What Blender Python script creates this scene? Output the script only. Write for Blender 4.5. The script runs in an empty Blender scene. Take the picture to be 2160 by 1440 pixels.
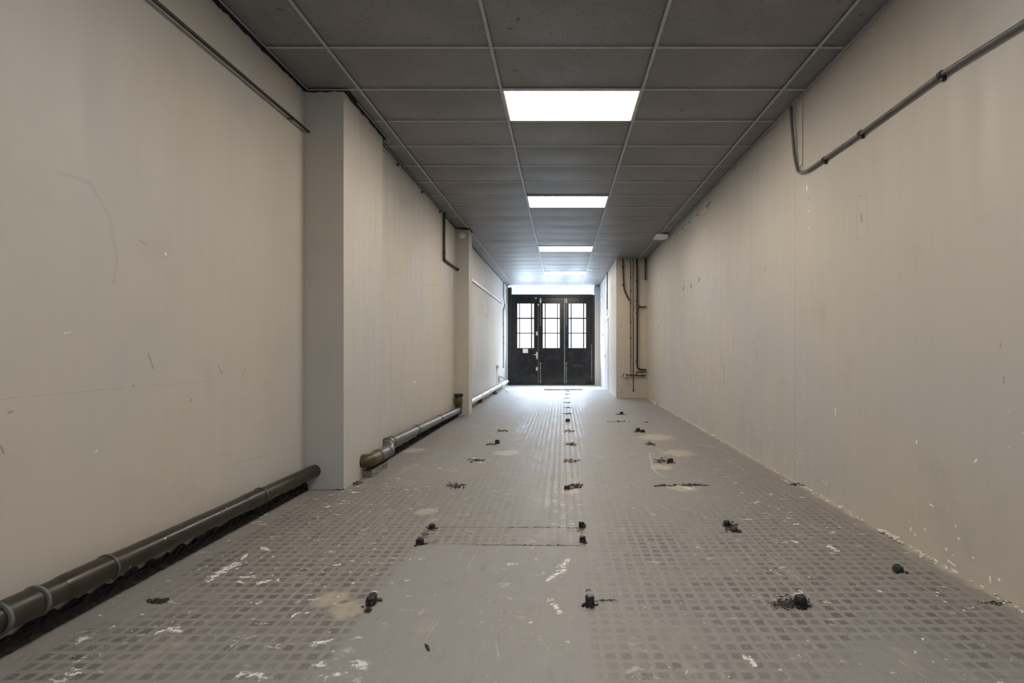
import bpy, bmesh, math, random
from mathutils import Vector, Matrix
random.seed(7)
SC = bpy.context.scene
COL = SC.collection
# ------------------------------------------------------------------ camera geometry
F, U0, V0, CZ = 1070.0, 1185.5, 735.0, 1.18
W, H = 2160, 1440
CEIL = CZ + 2.199
XL, XM, XR, XF = -2.195, -1.94, 2.098, 1.33      # near left wall, mid left wall, right wall, far right wall
P1X, P1A, P1B = -1.86, 4.32, 5.26                # first pillar
P2X, P2A, P2B = -1.708, 9.30, 9.64               # second pillar
PIER, DOOR, BACK = 12.45, 17.80, -1.3
def P(u, v, d):
    return Vector(((u-U0)*d/F, d, CZ+(V0-v)*d/F))
def zf(x, y):
    t = min(1, max(0, (x+1.2)/3.3))
    drop = 1.176 + y*(0.0056*(1-t)+0.0021*t)
    if y > 12.5:
        k = min(1, (y-12.5)/4.5); drop2 = 1.176+0.0056*y
        drop = drop*(1-k)+drop2*k
    return CZ-drop
def FP(u, v):
    d = 1.19*F/(v-V0)
    for _ in range(12):
        d = (CZ-zf((u-U0)*d/F, d))*F/(v-V0)
    x = (u-U0)*d/F
    return Vector((x, d, zf(x, d)))
def RW(u, v):
    d = XR*F/(u-U0); return (d, CZ+(V0-v)*d/F)
def LW(u, v, X=XL):
    d = X*F/(u-U0); return (d, CZ+(V0-v)*d/F)

# ------------------------------------------------------------------ object helpers
def tag(o, label=None, cat=None, group=None, kind=None):
    if label: o['label'] = label
    if cat: o['category'] = cat
    if group: o['group'] = group
    if kind: o['kind'] = kind
    return o
def thing(name, label, cat, loc=(0, 0, 0), group=None, kind=None):
    o = bpy.data.objects.new(name, None); COL.objects.link(o)
    o.location = loc; o.empty_display_size = .05
    return tag(o, label, cat, group, kind)
def obj(name, bm, mat, parent=None, smooth=False):
    me = bpy.data.meshes.new(name)
    bmesh.ops.recalc_face_normals(bm, faces=bm.faces)
    bm.to_mesh(me); bm.free()
    if smooth:
        for p in me.polygons: p.use_smooth = True
        try: me.set_sharp_from_angle(angle=math.radians(40))
        except Exception: pass
    o = bpy.data.objects.new(name, me); COL.objects.link(o)
    if mat: me.materials.append(mat)
    if parent is not None:
        o.parent = parent
        o.matrix_parent_inverse = Matrix.Translation(parent.location).inverted()
    return o
def box(bm, x0, x1, y0, y1, z0, z1, bevel=0):
    r = bmesh.ops.create_cube(bm, size=1)
    vs = r['verts']
    for v in vs:
        v.co = Vector((x0+(v.co.x+.5)*(x1-x0), y0+(v.co.y+.5)*(y1-y0), z0+(v.co.z+.5)*(z1-z0)))
    if bevel:
        es = {e for v in vs for e in v.link_edges}
        bmesh.ops.bevel(bm, geom=list(es), offset=bevel, segments=2, affect='EDGES', profile=.6)
    return bm
def NB(): return bmesh.new()
def quad(bm, *pts):
    return bm.faces.new([bm.verts.new(p) for p in pts])
def grid(bm, fn, nu, nv):
    g = [[bm.verts.new(fn(i/nu, j/nv)) for j in range(nv+1)] for i in range(nu+1)]
    for i in range(nu):
        for j in range(nv):
            bm.faces.new((g[i][j], g[i+1][j], g[i+1][j+1], g[i][j+1]))
    return bm
def roundpts(pts, r, n=6):
    pts = [Vector(p) for p in pts]; out = [pts[0]]
    for a, b, c in zip(pts, pts[1:], pts[2:]):
        d1, d2 = (a-b), (c-b)
        k = min(r, d1.length*.49, d2.length*.49)
        p, q = b+d1.normalized()*k, b+d2.normalized()*k
        for i in range(n+1):
            t = i/n
            out.append(p*(1-t)**2 + b*2*t*(1-t) + q*t*t)
    out.append(pts[-1]); return out
def tube(bm, pts, r, seg=14, bend=0, cap=True, radii=None):
    pts = roundpts(pts, bend) if bend else [Vector(p) for p in pts]
    n = len(pts); rings = []; up = None
    for i, p in enumerate(pts):
        t = (pts[min(i+1, n-1)]-pts[max(i-1, 0)]).normalized()
        if up is None:
            up = Vector((0, 0, 1)) if abs(t.z) < .9 else Vector((1, 0, 0))
        s = t.cross(up).normalized(); up = s.cross(t).normalized()
        rr = radii[i] if radii else r
        rings.append([bm.verts.new(p+(s*math.cos(2*math.pi*k/seg)+up*math.sin(2*math.pi*k/seg))*rr) for k in range(seg)])
    for a, b in zip(rings, rings[1:]):
        for k in range(seg):
            bm.faces.new((a[k], a[(k+1) % seg], b[(k+1) % seg], b[k]))
    if cap:
        bm.faces.new(rings[0][::-1]); bm.faces.new(rings[-1])
    return bm
def lathe(bm, base, axis, prof, seg=24):
    """prof: list of (distance along axis, radius)"""
    axis = Vector(axis).normalized()
    return tube(bm, [Vector(base)+axis*h for h, _ in prof], 0, seg, radii=[r for _, r in prof])
def disc(bm, c, n, r, h, seg=20):
    n = Vector(n).normalized(); c = Vector(c)
    return tube(bm, [c, c+n*h*.7, c+n*h], 0, seg, radii=[r, r, r*.8])

# ------------------------------------------------------------------ node helpers
class NG:
    def __init__(s, name, rough=.6):
        s.m = bpy.data.materials.new(name); s.m.use_nodes = True
        s.t = s.m.node_tree; s.t.nodes.clear()
        s.out = s.t.nodes.new('ShaderNodeOutputMaterial')
        s.b = s.t.nodes.new('ShaderNodeBsdfPrincipled'); s.b.inputs['Roughness'].default_value = rough
        s.t.links.new(s.b.outputs[0], s.out.inputs[0])
        s._pos = None
    def new(s, typ, **kw):
        n = s.t.nodes.new(typ)
        for k, v in kw.items(): setattr(n, k, v)
        return n
    def L(s, a, b):
        if isinstance(a, (int, float)): b.default_value = a
        elif isinstance(a, (tuple, list, Vector)):
            a = tuple(a)
            if b.type == 'RGBA' and len(a) == 3: a = a+(1,)
            b.default_value = a
        else: s.t.links.new(a, b)
    @property
    def pos(s):
        if s._pos is None: s._pos = s.new('ShaderNodeNewGeometry').outputs['Position']
        return s._pos
    def math(s, op, a, b=0, c=None, clamp=False):
        n = s.new('ShaderNodeMath', operation=op); n.use_clamp = clamp
        s.L(a, n.inputs[0]); s.L(b, n.inputs[1])
        if c is not None: s.L(c, n.inputs[2])
        return n.outputs[0]
    def vm(s, op, a, b=(0, 0, 0), out=0):
        n = s.new('ShaderNodeVectorMath', operation=op)
        s.L(a, n.inputs[0])
        if op == 'SCALE': s.L(b, n.inputs['Scale'])
        else: s.L(b, n.inputs[1])
        return n.outputs[out]
    def xyz(s, v):
        n = s.new('ShaderNodeSeparateXYZ'); s.L(v, n.inputs[0]); return n.outputs
    def comb(s, x, y, z):
        n = s.new('ShaderNodeCombineXYZ')
        for a, i in zip((x, y, z), n.inputs): s.L(a, i)
        return n.outputs[0]
    def scale(s, v, k): return s.vm('MULTIPLY', v, k)
    def noise(s, vec, sc, det=4, rough=.55, col=False, dist=0):
        n = s.new('ShaderNodeTexNoise'); s.L(vec, n.inputs['Vector'])
        n.inputs['Scale'].default_value = sc; n.inputs['Detail'].default_value = det
        n.inputs['Roughness'].default_value = rough; n.inputs['Distortion'].default_value = dist
        return n.outputs['Color' if col else 'Fac']
    def voro(s, vec, sc, feat='F1', out='Distance', rnd=1):
        n = s.new('ShaderNodeTexVoronoi', feature=feat); s.L(vec, n.inputs['Vector'])
        n.inputs['Scale'].default_value = sc; n.inputs['Randomness'].default_value = rnd
        return n.outputs[out]
    def white(s, vec):
        n = s.new('ShaderNodeTexWhiteNoise', noise_dimensions='3D'); s.L(vec, n.inputs['Vector']); return n.outputs['Value']
    def ss(s, x, a, b, lo=0., hi=1.):
        n = s.new('ShaderNodeMapRange', interpolation_type='SMOOTHSTEP')
        s.L(x, n.inputs[0])
        n.inputs[1].default_value = a; n.inputs[2].default_value = b
        n.inputs[3].default_value = lo; n.inputs[4].default_value = hi
        return n.outputs[0]
    def mix(s, f, a, b, blend='MIX'):
        n = s.new('ShaderNodeMix', data_type='RGBA', blend_type=blend)
        s.L(f, n.inputs[0]); s.L(a, n.inputs[6]); s.L(b, n.inputs[7]); return n.outputs[2]
    def fmix(s, f, a, b):
        n = s.new('ShaderNodeMix', data_type='FLOAT')
        s.L(f, n.inputs[0]); s.L(a, n.inputs[2]); s.L(b, n.inputs[3]); return n.outputs[0]
    def mx(s, *a):
        r = a[0]
        for x in a[1:]: r = s.math('MAXIMUM', r, x)
        return r
    def seg(s, p, a, b, w, soft=.5):
        """capsule mask round segment a-b in the space of p"""
        a, b = Vector(a), Vector(b); d = b-a; Ln = max(d.length, 1e-6); d = d/Ln
        q = s.vm('SUBTRACT', p, a)
        t = s.vm('DOT_PRODUCT', q, d, out=1)
        n = s.new('ShaderNodeClamp'); s.L(t, n.inputs[0]); n.inputs[2].default_value = Ln
        pr = s.vm('SCALE', tuple(d), n.outputs[0])
        dist = s.vm('LENGTH', s.vm('SUBTRACT', q, pr), out=1)
        return s.ss(dist, w*(1-soft), w, 1, 0)
    def poly(s, p, pts, w, soft=.5):
        return s.mx(*[s.seg(p, a, b, w, soft) for a, b in zip(pts, pts[1:])]) if len(pts) > 1 else s.seg(p, pts[0], pts[0], w, soft)
    def bump(s, h, strength=.3, dist=.01):
        n = s.new('ShaderNodeBump'); n.inputs['Strength'].default_value = strength; n.inputs['Distance'].default_value = dist
        s.L(h, n.inputs['Height']); s.L(n.outputs[0], s.b.inputs['Normal'])
    def color(s, c): s.L(c, s.b.inputs['Base Color'])
    def rough(s, r): s.L(r, s.b.inputs['Roughness'])

def simple(name, col, rough=.5, metal=0, var=.12, sc=20, bump=.0, spec=.5):
    g = NG(name, rough)
    n = g.noise(g.pos, sc, 5, .6)
    c2 = tuple(max(0, c*(1-var*2)) for c in col)
    c1 = tuple(min(1, c*(1+var)) for c in col)
    g.color(g.mix(g.ss(n, .3, .7), c2, c1))
    g.b.inputs['Metallic'].default_value = metal
    g.b.inputs['Specular IOR Level'].default_value = spec
    if bump: g.bump(n, bump, .004)
    return g.m

# ------------------------------------------------------------------ wall paint
def wall_mat(name, base, marks=None, chips=0, rough=.50, topdark=False, streak=1.0, axis='x'):
    g = NG(name); p = g.pos
    big = g.noise(p, .55, 3, .5)
    mid = g.noise(p, 2.6, 4, .6)
    st = g.noise(g.scale(p, (7, 7, .55)), 1.6, 4, .6)          # brushed vertical streaks
    fine = g.noise(p, 60, 1, .6)
    warm = tuple(b*k for b, k in zip(base, (1.04, 1.0, .93)))
    cool = tuple(b*k for b, k in zip(base, (.97, .985, 1.02)))
    c = g.mix(g.ss(big, .32, .68), warm, cool)
    dk = tuple(b*.84 for b in base)
    c = g.mix(g.math('MULTIPLY', g.ss(mid, .50, .76), .46), c, dk)
    c = g.mix(g.math('MULTIPLY', g.ss(st, .45, .85), .17*streak), c, tuple(b*k for b, k in zip(base, (.80, .79, .76))))
    z = g.xyz(p)[2]
    # scuffs, grime and small dents
    sc = g.noise(g.scale(p, (2, 2, 5)), 3.3, 4, .75)
    scm = g.math('MULTIPLY', g.ss(sc, .64, .74), g.ss(z, .2, 1.2, .4, .05))
    c = g.mix(scm, c, tuple(b*.6 for b in base))
    if chips:
        wz = g.vm('ADD', p, g.vm('SCALE', g.noise(p, 9, 2, .5, col=True), .03))
        v = g.voro(wz, 13)
        cl = g.ss(g.noise(p, 1.6, 3, .6), .46, .62)
        m = g.math('MULTIPLY', g.math('MULTIPLY', g.ss(v, .075, .12, 1, 0), cl), g.ss(z, .05, 1.15, chips, 0))
        c = g.mix(m, c, (.93, .93, .92))
    if topdark:  # ragged shade of the ceiling gap painted across the wall top
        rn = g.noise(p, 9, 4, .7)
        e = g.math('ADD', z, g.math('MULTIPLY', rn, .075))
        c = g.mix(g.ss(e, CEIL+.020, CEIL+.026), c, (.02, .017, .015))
    if marks: wob = g.vm('ADD', p, g.vm('SCALE', g.vm('SUBTRACT', g.noise(p, 14, 3, .6, col=True), (.5, .5, .5)), .012))
    if marks: wob = g.vm('ADD', wob, g.vm('SCALE', g.vm('SUBTRACT', g.noise(p, 75, 3, .7, col=True), (.5, .5, .5)), .016))
    for pts, w, col, amt in (marks or []):
        m = g.poly(wob, pts, w, .6 if w < .05 else 1.0)
        c = g.mix(g.math('MULTIPLY', m, amt), c, col)
    g.color(c)
    g.rough(g.fmix(g.ss(st, .35, .7), rough, rough+.2))
    h = g.math('ADD', g.math('MULTIPLY', st, .22), g.math('ADD', g.math('MULTIPLY', mid, .8), g.math('MULTIPLY', fine, .12)))
    g.bump(h, .22, .010)
    return g.m

BASE = (.475, .458, .430)
def rp(*uv): return [(XR, *RW(u, v)) for u, v in uv]
def lp(*uv): return [(XL, *LW(u, v)) for u, v in uv]
def mp(*uv): return [(XM, *LW(u, v, XM)) for u, v in uv]
DKM = (.22, .20, .18); BLK = (.05, .045, .04); WHT = (.95, .95, .93); RUST = (.16, .09, .03)
marksR = [
    (rp((1677, 368), (1676, 1010)), .006, DKM, .55),
    (rp((1681, 392), (1678, 1010)), .003, DKM, .3),
    (rp((1809, 415), (1828, 410), (1830, 498), (1808, 505), (1808, 418)), .0035, DKM, .6),
    (rp((1816, 452), (1818, 466)), .014, DKM, .7),
    (rp((1928, 235), (1912, 320), (1885, 387), (1848, 420)), .0025, DKM, .5),
    (rp((1702, 392), (1702, 402)), .010, WHT, .95),
    (rp((1705, 418), (1705, 420)), .006, BLK, .7),
    (rp((1705, 444), (1706, 446)), .007, WHT, .8),
    (rp((1706, 479), (1706, 481)), .007, WHT, .8),
    (rp((1498, 428), (1494, 436)), .035, BLK, .85),
    (rp((1489, 436), (1494, 433)), .020, BLK, .8),
    (rp((1470, 454), (1473, 453)), .020, BLK, .85),
    (rp((1453, 469), (1456, 468)), .022, BLK, .85),
    (rp((1440, 483), (1442, 482)), .024, BLK, .85),
    (rp((1427, 495), (1428, 494)), .026, BLK, .85),
    (rp((1500, 430), (1424, 500)), .012, WHT, .35),
    (rp((1474.5, 588), (1474, 592)), .040, RUST, .85),
    (rp((1458, 601), (1457.5, 604)), .044, RUST, .85),
    (rp((1441.5, 606), (1441, 609)), .042, RUST, .85),
    (rp((1443, 595), (1442, 617)), .012, BLK, .5),
    (rp((1615, 563), (1612, 572)), .010, DKM, .8),
    (rp((1595, 740), (1597, 760)), .022, DKM, .3),
    (rp((1521, 740), (1522, 764)), .032, DKM, .3),
    (rp((1528, 770), (1526, 812)), .045, DKM, .25),
    (rp((1591, 533), (1591, 535)), .012, DKM, .8),
    (rp((1385, 665), (1385, 667)), .03, BLK, .8),
    (rp((1390, 690), (1389, 692)), .028, BLK, .8),
    (rp((1402, 690), (1402, 691)), .024, DKM, .8),
    (rp((1390, 758), (1390, 759)), .026, BLK, .8),
    (rp((1372, 670), (1372, 671)), .03, BLK, .7),
    (rp((2112, 720), (2110, 732)), .005, DKM, .7),
    (rp((2117, 795), (2116, 806)), .005, DKM, .8),
    (rp((1940, 870), (1985, 835), (2032, 828)), .002, DKM, .45),
    (rp((2080, 1010), (2117, 1110)), .0018, DKM, .4),
    (rp((1934, 930), (1933, 934)), .007, WHT, .95),
    (rp((2055, 974), (2060, 968)), .006, WHT, .95),
    (rp((1961, 1063), (1968, 1068)), .006, WHT, .95),
    (rp((1920, 1120), (1922, 1112)), .006, WHT, .9),
    (rp((1950, 1115), (1951, 1117)), .007, WHT, .9),
    (rp((2000, 1182), (2014, 1192)), .007, WHT, .9),
    (rp((2088, 1215), (2089, 1227)), .007, WHT, .95),
    (rp((1762, 860), (1762, 878)), .006, WHT, .8),
    (rp((1660, 373), (1700, 345), (1815, 294), (2000, 180)), .002, DKM, .6),
]
marksL = [
    (lp((120, 362), (190, 385), (232, 460), (246, 545), (240, 600)), .012, DKM, .16),
    (lp((0, 842), (150, 828), (260, 818), (330, 812), (460, 803), (520, 800)), .003, DKM, .32),
    (lp((313, 745), (324, 776)), .007, DKM, .65),
    (lp((460, 770), (468, 788)), .007, DKM, .55),
    (lp((518, 775), (512, 795)), .007, DKM, .35),
    (lp((402, 845), (404, 842)), .008, DKM, .7),
    (lp((280, 813), (282, 815)), .009, DKM, .7),
    (lp((18, 870), (26, 868)), .006, DKM, .7),
    (lp((0, 940), (8, 955)), .006, DKM, .7),
    (lp((295, 507), (310, 515)), .010, DKM, .25),
    (lp((348, 535), (351, 537)), .008, WHT, .5),
    (lp((203, 951), (205, 951)), .006, WHT, .6),
    (lp((135, 703), (148, 701)), .004, WHT, .7),
    (lp((505, 975), (560, 960)), .006, DKM, .3),
]
def arc3(X, cu, cv, ru, rv, a0, a1, n, fn):
    return fn(*[(cu+ru*math.cos(a0+(a1-a0)*i/n), cv+rv*math.sin(a0+(a1-a0)*i/n)) for i in range(n+1)])
marksM = [
    (mp((845, 420), (870, 430)), .22, DKM, .22),
    (mp((890, 597), (912, 602), (925, 598)), .008, DKM, .5), (mp((770, 640), (790, 652)), .006, DKM, .4),
    (mp((825, 572), (838, 578)), .006, DKM, .35),
    (mp((874, 805), (875, 806)), .018, WHT, .9),
    (mp((1027, 636), (1031, 652), (1028, 664), (1024, 668)), .10, DKM, .42),
    (mp((1040, 660), (1042, 688)), .12, DKM, .22), (mp((1034, 662), (1035, 667)), .08, DKM, .45),
    (mp((1020, 758), (1020, 761)), .05, DKM, .6), (mp((1020, 819), (1020, 822)), .05, DKM, .5),
]
M = {}
def strips(cuts, name, marks, **kw):
    out = []
    for a, b in zip(cuts, cuts[1:]):
        mk = [q_ for q_ in marks if max(p_[1] for p_ in q_[0])+.3 > a and min(p_[1] for p_ in q_[0])-.3 < b]
        out.append(wall_mat(name, BASE, mk, **kw))
    return out
LC = (BACK, 2.25, 2.75, 3.2, 3.8, P1A+.10)
MC = (P1B-.05, 6.2, 7.6, P2A+.10); FC = (P2B-.05, 12.0, 14.5, DOOR+.3)
RC = (BACK, 2.55, 2.95, 3.5, 4.2, 4.9, 6.0, 8.0, 10.0, PIER+.5)
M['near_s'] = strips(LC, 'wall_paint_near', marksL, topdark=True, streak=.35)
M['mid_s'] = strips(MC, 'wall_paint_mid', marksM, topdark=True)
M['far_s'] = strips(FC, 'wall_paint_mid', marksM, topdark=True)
M['right_s'] = strips(RC, 'wall_paint_right', marksR, chips=1.0, streak=.7)
M['wall_right'] = wall_mat('wall_paint_cover', BASE, None, streak=.7)
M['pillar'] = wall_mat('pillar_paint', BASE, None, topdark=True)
M['wall_pier'] = wall_mat('wall_paint_pier', (.48, .44, .38), [
    ([P(1308, 794.5, PIER), P(1362, 797, PIER)], .02, DKM, .6),
    ([P(1312, 822, PIER), P(1310, 830, PIER)], .03, DKM, .4),
    ([P(1305, 688, PIER), P(1312, 688, PIER)], .015, DKM, .4),
    ([P(1322, 797, PIER), P(1330, 812, PIER)], .03, DKM, .25),
], streak=.5)
M['wall_far'] = wall_mat('wall_paint_far', (.66, .66, .65), [
    ([(XF, *LW(1268, 627, XF)), (XF, *LW(1271, 622, XF))], .04, DKM, .8),
    ([(XF, *LW(1270, 706, XF)), (XF, *LW(1273, 706, XF))], .06, BLK, .8),
], streak=.5)
M['wall_plain'] = wall_mat('wall_paint_plain', (.62, .60, .57), None, streak=.4)

# ------------------------------------------------------------------ floor concrete with stamped squares
def floor_mat(bx0=-99, bx1=99, by0=-99, by1=99):
    """one concrete, built per stretch of floor so that each stretch only carries its own marks"""
    g = NG('stamped_concrete'); p = g.pos
    def here(*uv, m=.42):
        ps = [FP(*q_) for q_ in uv]
        return (max(q_.x for q_ in ps)+m > bx0 and min(q_.x for q_ in ps)-m < bx1 and max(q_.y for q_ in ps)+m > by0 and min(q_.y for q_ in ps)-m < by1)
    x, y, _ = g.xyz(p)
    q = g.comb(x, y, 0)
    warp = g.vm('SUBTRACT', g.noise(q, 5, 3, .6, col=True), (.5, .5, .5))
    wq = g.vm('ADD', q, g.vm('SCALE', warp, .012))
    wx, wy, _ = g.xyz(wq)
    PX, PY = .0605, .060
    cx = g.math('DIVIDE', g.math('SUBTRACT', wx, .853), PX)
    cy = g.math('DIVIDE', g.math('SUBTRACT', wy, 2.374), PY)
    fx = g.math('ABSOLUTE', g.math('SUBTRACT', cx, g.math('ROUND', cx)))
    fy = g.math('ABSOLUTE', g.math('SUBTRACT', cy, g.math('ROUND', cy)))
    cell = g.comb(g.math('ROUND', cx), g.math('ROUND', cy), 3.3)
    rnd = g.white(cell)
    edge = g.math('MULTIPLY', g.math('SUBTRACT', g.noise(q, 70, 3, .7), .5), .20)
    half = g.math('ADD', g.math('MULTIPLY', rnd, .05), .285)
    sqx = g.ss(g.math('SUBTRACT', g.math('ADD', fx, edge), half), -.03, .05, 1, 0)
    sqy = g.ss(g.math('SUBTRACT', g.math('ADD', fy, edge), half), -.03, .05, 1, 0)
    sq = g.math('MULTIPLY', sqx, sqy)
    wear = g.noise(q, .9, 4, .6)
    vis = g.ss(wear, .33, .52)
    # smooth trench fill in the middle of the foreground, and worn lanes
    def rect(x0, x1, y0, y1, s):
        a = g.math('MULTIPLY', g.ss(wx, x0-s, x0+s), g.ss(wx, x1-s, x1+s, 1, 0))
        b = g.math('MULTIPLY', g.ss(wy, y0-s, y0+s), g.ss(wy, y1-s, y1+s, 1, 0))
        return g.math('MULTIPLY', a, b)
    tr = rect(-.90, .13, -6, 3.09, .03)
    sm2 = rect(.30, 1.35, 3.7, 7.0, .35)
    sm3 = rect(.5, 1.45, 7.5, 11.0, .4)
    sm4 = rect(-1.45, -.75, 4.6, 6.5, .3)
    vis = g.math('MULTIPLY', vis, g.math('SUBTRACT', 1, g.mx(tr, g.math('MULTIPLY', sm2, .85), g.math('MULTIPLY', sm3, .7), g.math('MULTIPLY', sm4, .7))))
    gl = rect(-.85, .42, 3.4, 16, .25)                       # band with polished squares
    vis = g.mx(vis, g.math('MULTIPLY', gl, .8))
    vis = g.math('MULTIPLY', vis, rect(-2.02, 1.98, -6, 15.3, .04))
    m = g.math('MULTIPLY', sq, g.math('MULTIPLY', vis, g.math('MULTIPLY', g.math('ADD', g.math('MULTIPLY', g.white(g.comb(g.math('ROUND', cx), g.math('ROUND', cy), 8.1)), .6), .40), g.ss(g.noise(q, 55, 4, .7), .28, .52, .45, 1.0))))
    # base tones
    n1 = g.noise(q, .8, 3, .6); n2 = g.noise(q, 6, 4, .65); n3 = g.noise(q, 45, 3, .7)
    c = g.mix(g.ss(n1, .35, .68), (.220, .214, .214), (.234, .215, .195))
    c = g.mix(g.math('MULTIPLY', g.ss(n2, .48, .75), .45), c, (.262, .253, .24))
    c = g.mix(g.math('MULTIPLY', g.ss(n3, .55, .8), .35), c, (.125, .118, .115))
    c = g.mix(g.math('MULTIPLY', tr, .6), c, (.246, .242, .248))
    c = g.mix(g.math('MULTIPLY', m, .95), c, g.mix(rnd, (.070, .064, .063), (.098, .091, .089)))
    n4 = g.noise(q, 150, 2, .7); n5 = g.noise(g.scale(q, (1, .35, 1)), 18, 4, .7)
    c = g.mix(g.math('MULTIPLY', g.ss(n5, .50, .78), .38), c, (.30, .292, .282))
    c = g.mix(g.math('MULTIPLY', g.ss(n5, .22, .46, 1, 0), .42), c, (.115, .108, .103))
    c = g.mix(g.math('MULTIPLY', g.ss(n4, .56, .72), .36), c, (.36, .352, .34))
    c = g.mix(g.math('MULTIPLY', g.ss(n4, .26, .42, 1, 0), .36), c, (.075, .071, .069))
    pk = g.math('MULTIPLY', g.ss(g.voro(q, 34), .05, .10, 1, 0), g.ss(g.noise(q, 3.1, 3, .6), .42, .62))
    c = g.mix(g.math('MULTIPLY', pk, .55), c, (.68, .67, .65))
    # tan dust patches
    tn = g.ss(g.noise(g.scale(q, (1.3, .8, 1)), 2.1, 5, .62), .60, .74)
    c = g.mix(g.math('MULTIPLY', tn, .42), c, (.44, .375, .29))
    tann = g.math('SUBTRACT', g.noise(q, 12, 4, .7), .5)
    for u, v, r in ((1385, 922, .30), (870, 950, .18), (1070, 955, .20), (730, 1285, .10), (700, 1262, .10), (1440, 1028, .16), (1395, 985, .14), (1430, 955, .24), (900, 1078, .10), (1205, 1036, .10)):
        if not here((u, v), m=.5): continue
        c_ = FP(u, v); d = g.vm('LENGTH', g.vm('SUBTRACT', wq, (c_.x, c_.y, 0)), out=1)
        d = g.math('ADD', d, g.math('MULTIPLY', tann, r*1.4))
        c = g.mix(g.math('MULTIPLY', g.ss(d, r*.5, r, 1, 0), .45), c, (.50, .43, .34))
    # white paint splashes
    pq = g.vm('ADD', q, g.vm('SCALE', g.noise(q, 10, 4, .7, col=True), .09))
    sp1 = g.ss(g.noise(g.scale(pq, (1, 2.2, 1)), 9, 5, .66), .615, .68)
    cl = g.ss(g.noise(q, 1.5, 3, .55), .42, .58)
    leftz = g.ss(x, -.95, -.6, 1, .0)
    rightz = g.ss(x, .7, 1.3, 0, .75)
    zone = g.mx(leftz, rightz, .35)
    nearz = g.ss(y, 5.2, 8.5, 1, .2)
    s1 = g.math('MULTIPLY', g.math('MULTIPLY', sp1, cl), g.math('MULTIPLY', zone, nearz))
    dots = g.ss(g.voro(pq, 16), .07, .13, 1, 0)
    s2 = g.math('MULTIPLY', g.math('MULTIPLY', dots, g.ss(g.noise(q, 2.3, 3, .6), .44, .6)), g.mx(zone, .5))
    c = g.mix(g.math('MULTIPLY', g.mx(s1, s2), .85), c, (.78, .78, .77))
    splash = [((1075, 1190), (1085, 1188), .022), ((1360, 1280), (1362, 1281), .02), ((1188, 1200), (1160, 1225), .03), ((1200, 1180), (1185, 1195), .03),
              ((1165, 1265), (1180, 1290), .02), ((470, 1203), (500, 1190), .045), ((462, 1205), (440, 1225), .03), ((555, 1155), (565, 1160), .03),
              ((510, 1180), (520, 1170), .02), ((545, 1230), (570, 1225), .025), ((560, 1428), (510, 1422), .02), ((690, 1424), (730, 1412), .02), ((755, 1395), (775, 1405), .025),
              ((640, 1290), (620, 1300), .012), ((345, 1330), (360, 1325), .025), ((370, 1322), (380, 1330), .025), ((1745, 1150), (1765, 1160), .03),
              ((1580, 1385), (1590, 1400), .018), ((1568, 1382), (1578, 1390), .012), ((1430, 1022), (1455, 1030), .05), ((1590, 1062), (1600, 1058), .02),
              ((1650, 1010), (1665, 1018), .02), ((1120, 1315), (1125, 1312), .012), ((1530, 1430), (1540, 1425), .01)]
    splq = g.vm('ADD', q, g.vm('SCALE', g.vm('SUBTRACT', g.noise(q, 12, 3, .6, col=True), (.5, .5, .5)), .09))
    spln = g.noise(q, 48, 5, .75)
    for a, b, w in splash:
        if not here(a, b): continue
        A, B = FP(*a), FP(*b); w_ = w
        d = g.seg(splq, (A.x, A.y, 0), (B.x, B.y, 0), w_*2.0, 1.0)
        d = g.ss(g.math('ADD', g.math('MULTIPLY', d, .75), g.math('MULTIPLY', g.math('SUBTRACT', spln, .5), 2.0)), .55, .80)
        c = g.mix(g.math('MULTIPLY', d, .75), c, (.80, .80, .79))
    # scratches
    scn = g.ss(g.noise(q, 7, 5, .7), .38, .66, .04, .38)
    for a, b, w in (((465, 1383), (830, 1075), .0045), ((640, 1165), (760, 1078), .004), ((1520, 1062), (1700, 1235), .005), ((1600, 1200), (1560, 1150), .003),
                    ((985, 1200), (1012, 1150), .006), ((960, 1185), (978, 1160), .004), ((1745, 1090), (1785, 1118), .01), ((1600, 1365), (1632, 1395), .004),
                    ((930, 1300), (890, 1360), .005), ((1045, 1340), (1052, 1385), .006), ((1900, 1395), (1955, 1430), .01)):
        if not here(a, b, m=.34): continue
        A, B = FP(*a), FP(*b)
        c = g.mix(g.math('MULTIPLY', g.seg(wq, (A.x, A.y, 0), (B.x, B.y, 0), w, .8), scn), c, (.50, .48, .45))
    arc = [FP(u, v) for u, v in ((1370, 955), (1373, 972), (1376, 985), (1384, 996), (1396, 1003), (1405, 1006))]
    if here((1370, 955), (1405, 1006)):
        c = g.mix(g.math('MULTIPLY', g.poly(q, [(a.x, a.y, 0) for a in arc], .014, .6), .4), c, (.52, .47, .40))
    # cut edges of the filled slot, tar stains
    jit = g.vm('ADD', q, g.vm('SCALE', g.vm('SUBTRACT', g.noise(q, 22, 4, .7, col=True), (.5, .5, .5)), .035))
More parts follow.
